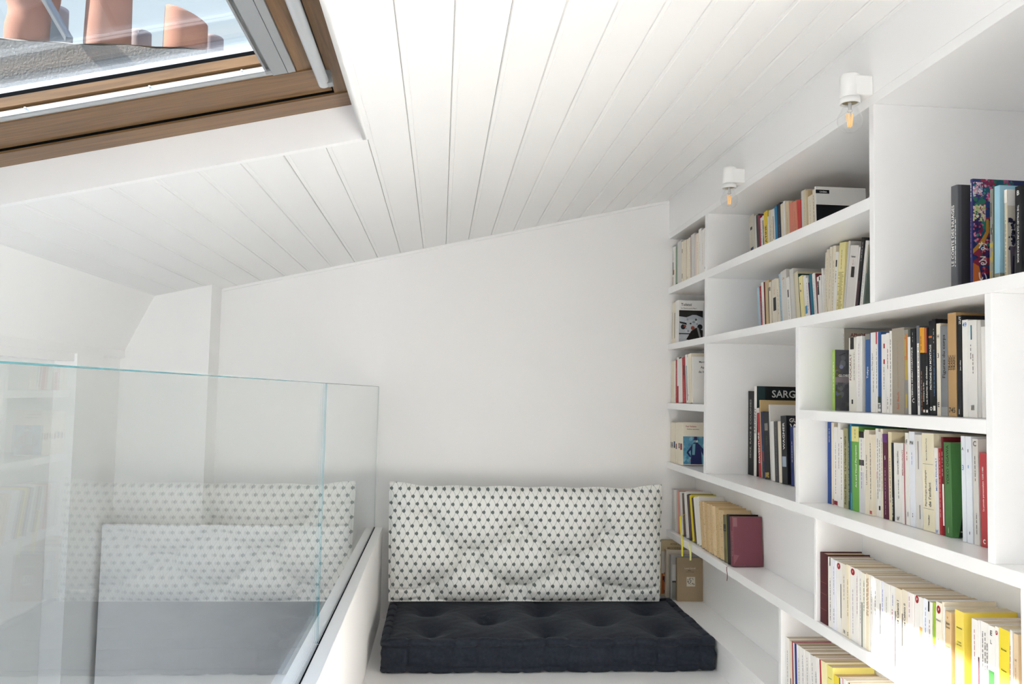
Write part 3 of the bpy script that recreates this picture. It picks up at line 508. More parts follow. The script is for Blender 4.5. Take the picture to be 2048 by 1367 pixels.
def bx(name, x0, x1, y0, y1, z0, z1, m, parent=None, bevel=0):
    b = MB(); b.box(x0, x1, y0, y1, z0, z1, m); o = b.build(name, parent, weld=bevel > 0)
    if bevel:
        md = o.modifiers.new('bevel', 'BEVEL'); md.width = bevel; md.segments = 2
    return o
# ------------------------------------------------------------------ room constants (metres; camera eye at the origin of x/y, z=1.5)
YW, XB = 3.7, 1.034            # far wall, bookcase face
CB = .238; TH = math.atan(CB)  # roof slope
NV = Vector((-math.sin(TH), 0, math.cos(TH))); UV_ = Vector((math.cos(TH), 0, math.sin(TH)))
C0 = NV.dot(Vector((XB, 0, 2.4007)))
def ceil_pt(u, y, t=0.0): return UV_*u+NV*(C0+t)+Vector((0, y, 0))
def ceil_z(x): return 2.4007+CB*(x-XB)
Y0 = -2.6
# ------------------------------------------------------------------ setting
f = struct(bx('floor', -1.9, 1.6, Y0, YW, -.08, 0, M_FLOOR), 'pale floor below the balustrade and bench', 'floor')
w = MB(); w.box(-2.2, 1.6, YW, YW+.15, 0, 2.5, M_WALL); struct(w.build('wall_back'), 'white end wall behind the patterned cushion', 'wall')
# shallow pier left of the nook
b = MB(); xp = -.968
b.face([(-1.6, 3.545, 0), (xp, 3.545, 0), (xp, 3.545, ceil_z(xp)+.01), (-1.6, 3.545, ceil_z(-1.6)+.01)], M_WALL)
b.face([(xp, 3.545, 0), (xp, YW+.02, 0), (xp, YW+.02, ceil_z(xp)+.01), (xp, 3.545, ceil_z(xp)+.01)], M_WALL)
b.face([(-1.6, YW+.02, 0), (-1.6, 3.545, 0), (-1.6, 3.545, ceil_z(-1.6)+.01), (-1.6, YW+.02, ceil_z(-1.6)+.01)], M_WALL)
b.face([(xp, YW+.02, 0), (-1.6, YW+.02, 0), (-1.6, YW+.02, ceil_z(-1.6)+.01), (xp, YW+.02, ceil_z(xp)+.01)], M_WALL)
struct(b.build('wall_pier', weld=True), 'white plaster pier standing proud of the end wall', 'wall')
# left wall: opening from y=1.2 to 3.09 below z=1.577, upper part leaning in to meet the ceiling
b = MB(); XL = -1.325
b.box(XL-.12, XL, 3.09, 3.56, 0, 1.60, M_WALL); b.box(XL-.12, XL, Y0, 1.2, 0, 1.60, M_WALL); b.box(XL-.12, XL, 1.2, 3.09, 1.577, 1.60, M_WALL)
n = 8
P = []
for i in range(n+1):
    q = i/n; a = q*q*(3-2*q)
    P.append([(XL+.135*q, y, 1.60+.285*q+.004*math.sin(math.pi*q)) for y in (Y0, 3.56)])
b.grid(P, M_WALL)
b.face([(XL-.12, Y0, 1.6), (XL, Y0, 1.6), (XL+.135, Y0, 1.862), (XL-.12, Y0, 1.9)], M_WALL)
struct(b.build('wall_left'), 'white left wall leaning in under the roof', 'wall')
b = MB(); b.box(XL, XL+.018, Y0, 3.545, 1.606, 1.636, M_TRIM); b.box(XL, XL+.010, Y0, 3.32, 1.590, 1.606, M_TRIM)
struct(b.build('trim_1'), 'white moulding above the side opening', 'trim')
b = MB(); b.box(XL, XL+.022, 3.088, 3.318, 0, 1.606, M_TRIM); b.box(XL, XL+.012, 1.2, 3.088, 1.577, 1.606, M_TRIM)
struct(b.build('trim_2'), 'white casing post at the end of the side opening', 'trim')
b = MB(); b.box(XL-.10, XL-.055, 1.2, 3.088, .0, 1.577, M_TRIM)
struct(b.build('door_1'), 'white panelled door closing the side opening', 'door')
# wall to the right of / behind the shelves, and the rear wall with an unseen tall window added to light the room
b = MB(); b.box(1.49, 1.6, Y0, YW, 0, 2.6, M_WALL); struct(b.build('wall_right'), 'white wall behind the bookcase', 'wall')
b = MB()
b.box(-2.2, -1.05, Y0-.12, Y0, 0, 2.6, M_WALL); b.box(.9, 1.6, Y0-.12, Y0, 0, 2.6, M_WALL); b.box(-1.05, .9, Y0-.12, Y0, 0, .35, M_WALL); b.box(-1.05, .9, Y0-.12, Y0, 1.82, 2.6, M_WALL)
struct(b.build('wall_front'), 'white wall behind the viewer', 'wall')
b = MB()
for (x0, x1, z0, z1) in ((-1.05, -1.0, .35, 1.82), (.85, .9, .35, 1.82), (-1.0, .85, .35, .40), (-1.0, .85, 1.77, 1.82), (-.1, -.05, .40, 1.77)): b.box(x0, x1, Y0-.09, Y0-.03, z0, z1, M_TRIM)
struct(b.build('added_window_2'), 'tall white window added behind the viewer to light the room', 'window')
# ceiling of tongue-and-groove boards running in depth, with the roof-window opening cut out
HU0, HU1, HY0, HY1 = -.90, .288, .80, 1.990
GY0, GY1 = -1.75, .45   # second roof window, added unseen behind the viewer for its light
def ceiling():
    b = MB(); BW = .1035; off = .093; g = .0011; dp = .004; bead = .011
    k0 = -14; u_end = 1.60
    for k in range(k0, 16):
        rg = random.Random(k); gg = g*rg.choice((.35, .5, .8, 1.0, 1.25))
        prof = [(off+k*BW+gg/2, dp), (off+k*BW+gg/2+.0015, 0), (off+k*BW+bead, 0), (off+k*BW+bead+.0016, .0011), (off+k*BW+bead+.0034, 0), (off+(k+1)*BW-.0015-g*.3, 0), (off+(k+1)*BW-g*.3, dp)]
        nxt = (off+(k+1)*BW+g*.65, dp)
        prof.append(nxt)
        for (ua, ta), (ub, tb) in zip(prof[:-1], prof[1:]):
            m = M_DARKGAP if (ta == dp and tb == dp) else M_CEIL
            if ua >= u_end: continue
            segs = []
            # split across hole
            cuts = sorted({ua, ub, *[c for c in (HU0, HU1) if ua < c < ub]})
            for c0, c1 in zip(cuts[:-1], cuts[1:]):
                mid = (c0+c1)/2; f0 = (c0-ua)/(ub-ua); f1 = (c1-ua)/(ub-ua); t0 = ta+(tb-ta)*f0; t1 = ta+(tb-ta)*f1
                yr = [(Y0, YW)] if not (HU0 < mid < HU1) else [(Y0, GY0), (GY1, HY0), (HY1, YW)]
                for (ya, yb) in yr:
                    b.face([ceil_pt(c0, ya, t0), ceil_pt(c1, ya, t1), ceil_pt(c1, yb, t1), ceil_pt(c0, yb, t0)], m)
    # roof build-up above so no light leaks
    for (u0, u1, ya, yb) in ((-1.7, HU0-.03, Y0, YW), (HU1+.02, 2.1, Y0, YW), (HU0-.03, HU1+.02, Y0, GY0-.02), (HU0-.03, HU1+.02, GY1+.02, HY0-.02), (HU0-.03, HU1+.02, HY1+.02, YW)):
        b.face([ceil_pt(u0, ya, .05), ceil_pt(u1, ya, .05), ceil_pt(u1, yb, .05), ceil_pt(u0, yb, .05)], M_CEIL)
    return b.build('ceiling')
M_DARKGAP = mat('board_gap', (.16, .155, .15, 1), .9, .1)
struct(ceiling(), 'white tongue and groove boards on the sloping ceiling', 'ceiling')
# thin batten where ceiling meets end wall
b = MB(); a0, a1 = ceil_pt(-1.0, 0), ceil_pt(1.06, 0)
for u0, u1 in ((-.965/math.cos(TH)+.49, 1.55),):
    pass
T0 = lambda p: ceil_pt(p.x, p.y, p.z)
b.box(-.49, 1.555, YW-.012, YW+.0, -.012, .0, M_TRIM, T0); struct(b.build('trim_3'), 'thin white batten under the boards on the end wall', 'trim')
# reveal lining of the roof window
b = MB(); RT = .085
b.box(HU0-.01, HU1+.0, HY1-.0006, HY1+.02, -.0012, RT+.09, M_TRIM, T0); b.box(HU1, HU1+.02, HY0, HY1+.02, 0, RT+.09, M_TRIM, T0)
b.box(HU0-.02, HU0, HY0, HY1+.02, 0, RT+.09, M_TRIM, T0); b.box(HU0-.02, HU1+.02, HY0-.02, HY0, 0, RT+.09, M_TRIM, T0)
struct(b.build('trim_4'), 'white reveal lining the roof window', 'trim')
# ------------------------------------------------------------------ roof window (axes u, y, t in the roof plane)
win = struct(thing('window_1', 'oak framed roof window with grey blind channel', 'window'))
MI = Matrix(((UV_.x, 0, NV.x, NV.x*C0), (0, 1, 0, 0), (UV_.z, 0, NV.z, NV.z*C0), (0, 0, 0, 1)))
win.matrix_world = MI
def wpart(name, boxes, m, bevel=.0015, parent=win):
    b = MB()
    for q in boxes: b.box(*q, m)
    o = b.build(name, parent, weld=False)
    if bevel:
        md = o.modifiers.new('bevel', 'BEVEL'); md.width = bevel; md.segments = 2
    return o
wpart('window_frame', [(HU0, HU1, 1.906, HY1, RT, .16)], M_OAK_U); wpart('window_frame', [(.250, HU1, HY0, 1.906, RT+.004, .16)], M_OAK_V)
wpart('window_frame', [(HU0, HU0+.04, HY0, 1.906, RT+.004, .16)], M_OAK_V); wpart('window_frame', [(HU0, HU1, HY0, HY0+.04, RT, .16)], M_OAK_U)
wpart('sash_rail', [(HU0+.04, .246, 1.800, 1.9028, .095, .16)], M_OAK_U); wpart('sash_rail', [(HU0+.05, .236, 1.761, 1.799, .092, .12)], M_OAK_U)
wpart('sash_rail', [(HU0+.05, .236, 1.750, 1.800, .1205, .141)], M_OAK_U)
wpart('sash_stile', [(.189, .246, HY0+.05, 1.80, .095, .17)], M_OAK_V); wpart('sash_stile', [(HU0+.05, HU0+.12, HY0+.05, 1.80, .095, .17)], M_OAK_V); wpart('sash_rail', [(HU0+.12, .189, HY0+.05, HY0+.12, .095, .17)], M_OAK_U)
wpart('gap_shade_strip', [(HU0+.03, .25, 1.9030, 1.9056, .090, .16)], M_BLACK, 0)  # black strip standing in for the shade between frame and sash
wpart('aluminium_strip', [(HU0+.06, .160, 1.735, 1.760, .095, .102), (HU0+.06, .160, 1.734, 1.739, .095, .1055)], M_ALU, .0008)
wpart('glazing_gasket', [(HU0+.06, .19, 1.752, 1.80, .1412, .1505)], M_BLACK, 0)
wpart('spacer_bar', [(HU0+.06, .19, 1.757, 1.80, .151, .1635)], M_ALU, 0)
ch = wpart('blind_channel', [(.128, .132, HY0+.1, 1.735, .088, .155), (.132, .140, HY0+.1, 1.735, .098, .155), (.140, .171, HY0+.1, 1.742, .086, .155), (.1722, .188, HY0+.1, 1.742, .086, .155)], M_GREYALU, .0012)
b = MB(); b.box(.128, .141, 1.715, 1.728, .0855, .09, M_GREYALU); b.build('end_clip', ch)
b = MB(); b.lathe([(.0, 0), (.0024, 0), (.0024, .0015), (0, .0022)], M_ALU, 10)
for u in (-.36, -.11, .08):
    o = b.build('screw', win); o.rotation_euler = (math.pi/2, 0, 0); o.location = (u, 1.7338, .1045)
b = MB(); path = [(.238, y, .068) for y in (HY0+.1, 1.2, 1.5, 1.775, 1.79)]
b.tube(path, None, M_ALU, 20, flat=(.0125, .009)); b.build('ventilation_bar', win)
b = MB()
for y in (1.0, 1.78): b.box(.246, .258, y-.012, y+.012, .06, .09, M_GREYALU)
b.build('bar_bracket', win)
wpart('pane', [(HU0+.06, .185, HY0+.06, 1.80, .164, .168)], M_PANE, 0)
added_win = struct(thing('added_window_3', 'second oak framed roof window added behind the viewer to light the room', 'window')); added_win.matrix_world = MI  # unseen roof window added to let in more sun and sky
for q, m in (((HU0, HU1, GY1-.07, GY1, RT, .16), M_OAK_U), ((HU0, HU1, GY0, GY0+.07, RT, .16), M_OAK_U), ((HU1-.09, HU1, GY0+.07, GY1-.07, RT, .16), M_OAK_V), ((HU0, HU0+.07, GY0+.07, GY1-.07, RT, .16), M_OAK_V)):
    wpart('window_frame', [q], m, .0015, added_win)
wpart('pane', [(HU0+.05, HU1-.06, GY0+.05, GY1-.05, .15, .154)], M_PANE, 0, added_win)
b = MB()
b.box(HU0-.01, HU1, GY1, GY1+.02, 0, RT+.09, M_TRIM, T0); b.box(HU1, HU1+.02, GY0-.02, GY1+.02, 0, RT+.09, M_TRIM, T0); b.box(HU0-.02, HU0, GY0-.02, GY1+.02, 0, RT+.09, M_TRIM, T0); b.box(HU0-.02, HU1+.02, GY0-.02, GY0, 0, RT+.09, M_TRIM, T0)
struct(b.build('trim_5'), 'white reveal lining the added second roof window', 'trim')
# ------------------------------------------------------------------ outside: chimney stack and pots on the neighbouring roof
bxs = bx('chimney_stack', -5.2, -.95, 4.95, 5.7, 1.5, 3.50, M_GREYROOF)
def rough_top(o):
    import bmesh
    bm = bmesh.new(); bm.from_mesh(o.data); bmesh.ops.subdivide_edges(bm, edges=bm.edges, cuts=26, use_grid_fill=True)
    for v in bm.verts:
        if v.co.z > 3.4: v.co.z += random.uniform(-.014, .011)
    bm.to_mesh(o.data); bm.free()
bxs['label'] = 'rough grey rendered chimney stack outside the roof window'; bxs['category'] = 'chimney'
rough_top(bxs)
def pot(name, label, prof, x, y, z, m, cut=None, n=40):
    b = MB(); b.lathe(prof, m, n); o = b.build(name, None, (x, y, z))
    if cut:
        for v in o.data.vertices:
            if v.co.z > cut[0]: v.co.z = min(v.co.z, cut[1]-cut[2]*(v.co.x))
    o['label'] = label; o['category'] = 'chimney pot'; o['group'] = 'chimney pots beyond the roof window'
    return o
def potprof(r0, r1, h, waist=None):
    P = [(r0*.98, 0)]
    for i in range(1, 13):
        q = i/12; r = r0+(r1-r0)*q
        if waist: r -= waist*math.exp(-((q-.38)/.12)**2)
        P.append((r, h*q))
    P += [(r1*.86, h), (r1*.8, h-.1)]
    return P
pot('chimney_pot', 'pinched terracotta chimney pot at the far left of the stack', potprof(.142, .155, .55, .02), -2.53, 5.12, 3.514, M_CLAY)
pot('chimney_pot', 'tall straight terracotta chimney pot in the middle of the stack', potprof(.134, .122, .62), -2.082, 5.12, 3.514, M_CLAY)
pot('chimney_pot', 'short terracotta chimney pot with a slanting cut top', potprof(.128, .124, .30), -1.614, 5.1, 3.514, M_CLAY, (.15, .245, .35))
pot('chimney_pot', 'small dark far chimney pot between the two larger right pots', potprof(.075, .07, .20), -2.075, 5.62, 3.66, M_FARPOT)
pot('chimney_pot', 'small dark far chimney pot behind the grey strut', potprof(.085, .08, .36), -2.62, 5.6, 3.62, M_FARPOT)
pot('chimney_pot', 'small pale far chimney pot right of the slanting pot', potprof(.075, .07, .18), -1.60, 5.62, 3.67, M_FARPOT)
b = MB(); b.tube([(-2.415, 4.895, 3.83), (-2.205, 4.895, 3.49)], None, M_ZINC, 4, flat=(.045, .025)); o = b.build('metal_strut'); o['label'] = 'grey metal strut slanting between two chimney pots'; o['category'] = 'strut'
b = MB(); b.face([(-2.38, 5.03, 3.514), (-2.24, 5.03, 3.514), (-2.375, 5.03, 3.70)], M_ZINC); b.face([(-2.38, 5.05, 3.514), (-2.375, 5.05, 3.70), (-2.24, 5.05, 3.514)], M_ZINC)
b.face([(-2.38, 5.03, 3.514), (-2.375, 5.03, 3.70), (-2.375, 5.05, 3.70), (-2.38, 5.05, 3.514)], M_ZINC); b.face([(-2.24, 5.03, 3.514), (-2.24, 5.05, 3.514), (-2.375, 5.05, 3.70), (-2.375, 5.03, 3.70)], M_ZINC)
o = b.build('flashing_plate'); o['label'] = 'pale triangular flashing plate beside the grey strut'; o['category'] = 'flashing'
# ------------------------------------------------------------------ parapet, balustrade, bench
PX0, PX1, PZ = -.330, -.236, .896
struct(bx('wall_parapet', PX0, PX1, Y0, YW, 0, PZ, M_WALL, bevel=.002), 'white parapet carrying the glass balustrade', 'wall')
def panel(label, y0, y1):
    t = thing('glass_panel', label, 'glass panel', (-.275, y0, PZ), 'glass balustrade panels')
    L = y1-y0; H = 1.512-PZ; h = .0025
    b = MB()
    b.face([(-h, 0, .002), (-h, 0, H), (-h, L, H), (-h, L, .002)], M_GLASS); b.face([(h, 0, .002), (h, L, .002), (h, L, H), (h, 0, H)], M_GLASS)
    b.build('pane', t)
    b = MB(); b.box(-h, h, 0, L, H-.0008, H+.0006, M_EDGE); b.box(-h, h, -.0004, .0006, .002, H, M_EDGE)
    b.build('polished_edge', t)
    b = MB(); b.box(-h-.0035, -h, 0, L, 0, .0012, M_BLACK); b.box(h, h+.0035, 0, L, 0, .0012, M_BLACK); b.build('base_gasket', t)
    if y1 > 3:
        b = MB(); b.box(-.005, .005, L-.004, L+.0015, .002, H, M_SEAL); b.build('wall_seal', t)
    return t
panel('long clear glass panel nearest the viewer on the white parapet', -1.6, 2.016)
panel('shorter clear glass panel meeting the end wall beside the cushion', 2.021, 3.698)
struct(bx('platform', PX1, XB, 1.9, YW, 0, .5, M_TRIM), 'white built-in bench platform under the mattress', 'bench')
# grey panel standing behind the glass
o = bx('grey_panel', -1.306, -.345, 3.395, 3.42, 0, .947, M_PANEL, bevel=.002); o['label'] = 'flat grey panel standing behind the glass below the pier'; o['category'] = 'panel'
# ------------------------------------------------------------------ bookcase
bc = thing('bookcase', 'white built-in bookcase with staggered shelves along the right wall', 'bookcase', (XB, Y0, 0))
def bpart(name, x0, x1, y0, y1, z0, z1):
    b = MB(); b.box(x0-XB, x1-XB, y0-Y0, y1-Y0, z0, z1, M_SHELF); o = b.build(name, bc, weld=True)
    md = o.modifiers.new('bevel', 'BEVEL'); md.width = .0012; md.segments = 2
    return o
DU, DL, e = 1.485, 1.165, .0004
bpart('shelf', XB, DU, 1.9135, YW, 1.9646, 1.995); bpart('shelf', XB, DU, Y0, YW, 1.7072, 1.7345)
bpart('shelf', XB, DU, 3.178, YW, 1.4385, 1.467); bpart('shelf', XB, DU, 1.490, 2.313, 1.4395, 1.467)
bpart('shelf', XB, DU, Y0, YW, 1.1715, 1.2); bpart('shelf', XB, DL, Y0, YW, .8675, .897); bpart('shelf', XB, DL, Y0, YW, .58, .608)
bpart('soffit', XB, DU, Y0, YW, 2.2206, 2.245); bpart('fascia', XB, XB+.02, Y0, YW, 2.2455, 2.402)
for (y0, y1, z0, z1, d) in ((3.146, 3.178, 1.2, 1.7072, DU), (3.146, 3.178, 1.7345, 1.9646, DU), (3.146, 3.178, 1.995, 2.2206, DU), (2.313, 2.335, 1.2, 1.7072, DU), (1.8915, 1.9135, 1.7345, 2.2206, DU), (1.470, 1.490, 1.2, 1.7072, DU), (2.2013, 2.2159, .897, 1.1715, DL), (2.436, 2.4545, .608, .8675, DL), (1.380, 1.4035, .897, 1.1715, DL), (1.02, 1.04, 1.2, 1.7072, DU), (1.27, 1.292, 1.7345, 2.2206, DU), (.5, .52, 1.2, 1.7072, DU), (.6, .62, 1.7345, 2.2206, DU), (.7, .72, .897, 1.1715, DL), (.5, .52, .608, .8675, DL)):  # two dividers just past the view edge are added to shade the cells
    bpart('divider', XB, d, y0, y1, z0, z1)
bpart('back_panel', DU, DU+.004, Y0, YW, 1.1715, 2.245); bpart('back_panel', DL, DL+.02, Y0, YW, 0, 1.1715); bpart('plinth', XB, XB+.02, Y0, YW, 0, .58)
# ------------------------------------------------------------------ lettering
_tc = {}
def glyphs(s):
    # triangles of a line of text, baseline at 0, returned with width and height
    if s in _tc: return _tc[s]
    cu = bpy.data.curves.new('lettering', 'FONT'); cu.body = s; cu.resolution_u = 2; cu.fill_mode = 'FRONT'; cu.offset = .014
    o = bpy.data.objects.new('lettering', cu); COL.objects.link(o)
    dg = bpy.context.evaluated_depsgraph_get(); dg.update(); me = o.evaluated_get(dg).to_mesh()
    vs = [(v.co.x, v.co.y) for v in me.vertices]; ps = [list(p.vertices) for p in me.polygons]
    o.evaluated_get(dg).to_mesh_clear(); bpy.data.objects.remove(o); bpy.data.curves.remove(cu)
    if not vs: vs = [(0, 0)]
    x0 = min(v[0] for v in vs); x1 = max(v[0] for v in vs); y0 = min(v[1] for v in vs); y1 = max(v[1] for v in vs)
    r = ([(a-x0, c-y0) for a, c in vs], ps, max(x1-x0, .01), max(y1-y0, .01)); _tc[s] = r; return r
def put_text(b, s, m, place, W, Hh):
    # fit text into W x Hh; place(a, c) maps text-space metres (centred) to 3D
    vs, ps, w, h = glyphs(s); k = min(W/w, Hh/h)
    P = [place((a-w/2)*k, (c-h/2)*k) for a, c in vs]
    i = len(b.v); b.v += [tuple(p) for p in P]; mi = b.mi(m)
    for p in ps: b.f.append([i+q for q in p]); b.m.append(mi); b.sm.append(False)
PCOL = dict(g='8E8C88', k='1E1C1C', b='3A4A70', r='A04038', y='B8A050', w='E8E6E0', o='C07838')
# ------------------------------------------------------------------ covers (u along the depth from the spine, v up, both 0..1)
def cover_art(kind, b, d, t, h, X, base):
    yy = -t-.0003
    def pt(u, v, lay=0): return (u*d, yy-.0001*lay, v*h)
    def rect(u0, u1, v0, v1, c, lay=0): b.face([pt(u0, v0, lay), pt(u1, v0, lay), pt(u1, v1, lay), pt(u0, v1, lay)], ink(c))
    def poly(pts, c, lay=0): b.face([pt(u, v, lay) for u, v in pts], ink(c))
    def disc(u, v, r, c, lay=0, sx=1): poly([(u+sx*r*math.cos(a*.5236)/d, v+r*math.sin(a*.5236)/h) for a in range(12)], c, lay)
    def text(s, c, u, v, W, Hh, lay=1): put_text(b, s, ink(c), lambda a, q: (u*d+a, yy-.0001*lay, v*h+q), W*d, Hh*h)
    def mosaic(u0, u1, v0, v1, cols, n, seed, lay=0, smin=.03, smax=.12):
        rr = random.Random(seed)
        for i in range(n):
            r = rr.uniform(smin, smax)*d; uu = rr.uniform(u0, u1); vv = rr.uniform(v0, v1); c = rr.choice(cols)
            pts = []
            for a in range(9):
                rad = r*rr.uniform(.7, 1.1); pu = min(max(uu+rad*math.cos(a*.698)/d, u0), u1); pv = min(max(vv+rad*math.sin(a*.698)/h, v0), v1); pts.append((pu, pv))
            b.face([pt(u, v, lay+.06*i) for u, v in pts], ink(c))
    if kind == 'sarg': rect(0, 1, 0, 1, '161A1A', 0)
    if kind == 'tolstoi':
        text('Tolstoï', '2A2622', .30, .90, .44, .07); text('La Guerre et la Paix I', '6A6460', .40, .815, .68, .032)
        rect(.0, .97, .03, .765, 'BEC2C6', 0); rect(.0, .97, .66, .765, '26241F', 1); rect(.3, .97, .55, .66, 'AEB4BC', 1)
        poly([(.0, .62), (.3, .60), (.55, .66), (.62, .72), (0, .72)], '2A2824', 2); poly([(.7, .66), (.97, .60), (.97, .76), (.75, .76)], '1E1C1C', 2)
        mosaic(.02, .95, .10, .6, ['9AA0A6', 'C8CCD0', '8A9098', '4A4844', 'D6D8DA'], 30, 5, 3, .02, .06)
        disc(.17, .37, .011, '1E1E22', 7); disc(.24, .39, .006, '8A4038', 8); poly([(.3, .08), (.62, .03), (.97, .1), (.97, .3), (.7, .36), (.5, .28)], '2C2622', 7); disc(.56, .35, .009, '9A5040', 8); disc(.85, .38, .012, '222226', 7)
        poly([(.72, .36), (.8, .36), (.92, .1), (.85, .08)], '8E9090', 8); poly([(.02, .5), (.3, .47), (.32, .42), (.03, .46)], '2A2A2A', 6); rect(0, .6, .20, .225, '383430', 7)
    elif kind == 'martin':
        text('Martin', '3A3632', .36, .885, .36, .04); text('Apprendre', '2A2826', .54, .765, .72, .062); text('de H', '2A2826', .33, .675, .30, .05)
    elif kind == 'poet':
        text('Paul Verlaine', 'A82A34', .33, .905, .62, .035); text('Poèmes saturniens', '6A6460', .41, .84, .78, .028)
        rect(0, 1, .02, .67, '5C93AC', 0); mosaic(0, 1, .02, .67, ['6FA6BA', '4A86A4', '7FB0C0', '8A7A8E', '5A90A8'], 60, 8, 1, .03, .1)
        K_ = '27305E'
        poly([(.30, .02), (.32, .22), (.30, .40), (.36, .49), (.44, .53), (.58, .53), (.70, .46), (.74, .30), (.76, .02)], K_, 6)
        poly([(.32, .44), (.16, .32), (.14, .28), (.28, .18), (.32, .20), (.22, .30), (.34, .38)], K_, 7); poly([(.70, .46), (.82, .38), (.95, .18), (.88, .14), (.74, .32)], K_, 7)
        disc(.49, .565, .006, '7E9CA4', 8); poly([(.52, .56), (.60, .60), (.60, .54), (.54, .53)], 'C4CCC0', 9); poly([(.40, .585), (.64, .585), (.64, .598), (.58, .60), (.57, .665), (.45, .665), (.44, .60), (.40, .598)], '2C3560', 9)
        poly([(.38, .50), (.50, .50), (.47, .24), (.36, .24)], '6C9FB0', 8); disc(.93, .15, .003, 'D8E0E0', 8)
    elif kind == 'mag':
        rect(0, .27, .872, .94, '141416', 0); text('CINÉMA', 'E8E6E0', .15, .906, .2, .035); rect(.0, .99, .02, .665, '0E0F12', 0); rect(.97, .985, .45, .96, 'E8E6E2', 0)
    elif kind == 'sarg':
        rect(.01, .13, 0, 1, '22383A', 1); text('SARGENT', 'D0D2CE', .57, .917, .92, .082)
    elif kind == 'grey':
        text('Dessin', '6A6662', .35, .80, .1, .02)
    elif kind == 'guide':
        text('GUIDE', 'E8E4DA', .21, .93, .38, .06); text('WAGNER', 'E8E4DA', .44, .83, .84, .1)
    elif kind == 'pale':
        disc(.4, .72, .016, '8A8A88', 0)
    elif kind == 'glo':
        rect(0, 1, 0, 1, '5A5A60', 0); mosaic(0, .4, .0, 1, ['5C5C64', '6A6A72', '54545A', '74747A', '62625E'], 50, 3, 1, .03, .07); mosaic(.01, .1, .55, .75, ['6A6234', '5C5A3C', '6E6A48'], 8, 9, 4, .02, .04); mosaic(.01, .12, .2, .42, ['5C6240', '66664A', '70748C'], 8, 10, 4, .02, .04)
        rect(0, 1, .46, .55, '8A8084', 8); text('GLOBE', 'F0F0EE', .165, .575, .20, .06, 9); disc(.12, .72, .006, '8A90B0', 7); poly([(.07, .90), (.2, .94), (.2, .95), (.08, .91)], '26282A', 7)
    elif kind == 'aphor':
        rect(0, 1, 0, 1, 'BAB0A6', 0); text('APHORISMES', '7A2420', .36, .925, .64, .045)
    elif kind == 'green':
        text('FICTIONS', 'C8D4C0', .19, .06, .12, .02); poly([(.10, .0), (1, 0), (1, .3), (.16, .22)], '14201A', 0)
    elif kind == 'nuages':
        rect(.05, 1, 0, 1, '444246', 0); rect(.9, .92, 0, 1, '5A565A', 1)
    elif kind == 'art':
        rect(0, 1, 0, 1, '24305E', 0)
        mosaic(0, .42, 0, 1, ['2A3E78', '1E5A70', '7A2C4A', '2E6A5A', '3A2A58', '8C3048', '265080', '44306A', '2E7A70'], 170, 21, 1, .02, .06)
        fl = dict(smin=.006, smax=.017)
        for (u0, u1, v0, v1, cols, n, sd) in ((.0, .10, .84, .97, ['D8B8C8', 'B8C4BC', 'E4D0D8', '7A98B0', 'C88AA0'], 60, 22), (.0, .13, .62, .77, ['B8C890', 'D8C0B0', 'AAB878', 'E0D4C4', 'C8A8B0'], 70, 23), (.09, .2, .15, .46, ['9A2840', 'C04860', '7A2038', 'D07080'], 60, 24), (.0, .2, .42, .6, ['C04858', '3A8A78', 'D88098', '2A6088'], 40, 25), (.1, .4, .8, 1, ['B85888', 'D88AA8', '3A8A80', '8A3868'], 50, 26)):
            mosaic(u0, u1, v0, v1, cols, n, sd, 11, **fl)
        poly([(0, .37), (.07, .44), (.13, .53), (.135, .64), (.16, .64), (.165, .53), (.11, .42), (0, .33)], 'C08A3E', 17); poly([(0, 0), (.07, .02), (.09, .12), (.06, .22), (0, .25)], 'C46A3A', 17)
        for s_, v in (('な', .40), ('る', .27), ('い', .13)): text(s_, 'F0ECEC', .098, v, .085, .085, 20)
        text('AIDA', 'E0E0E0', .10, .03, .07, .022, 20)
    elif kind == 'figure':
        rect(0, 1, 0, 1, 'BFB8AA', 0); rect(0, 1, .83, 1, 'D8D6D2', 1); mosaic(.01, .12, .36, .7, ['1E2030', '2A2C44', '33304A'], 30, 31, 2, .012, .03); poly([(.04, .08), (.07, .02), (.09, .4), (.03, .4)], '5A5260', 5); poly([(.05, .06), (.08, .05), (.085, .3), (.06, .3)], '2C2A40', 6)
    elif kind == 'brick':
        rect(0, 1, 0, 1, '26282A', 0)
        for i in range(14):
            for j in range(5): rect(.08+j*.18+(i % 2)*.02, .08+j*.18+.17+(i % 2)*.02, .10+i*.035, .10+i*.035+.03, random.choice(['C85A30', 'B84A28', 'D06A38']), 1)
    elif kind == 'blueplain':
        rect(0, 1, 0, .13, '8A8678', 0); rect(.55, .9, .13, .2, '5A7A98', 1)
    elif kind == 'red':
        rect(0, .03, 0, 1, '8A4A50', 0); rect(.02, .16, .8, .98, '8A6468', 0); poly([(.02, .04), (.2, .22), (.02, .24)], '86585E', 0)
    elif kind == 'ylw':
        rect(.0, 1, .0, 1, 'E2CC54', 0)
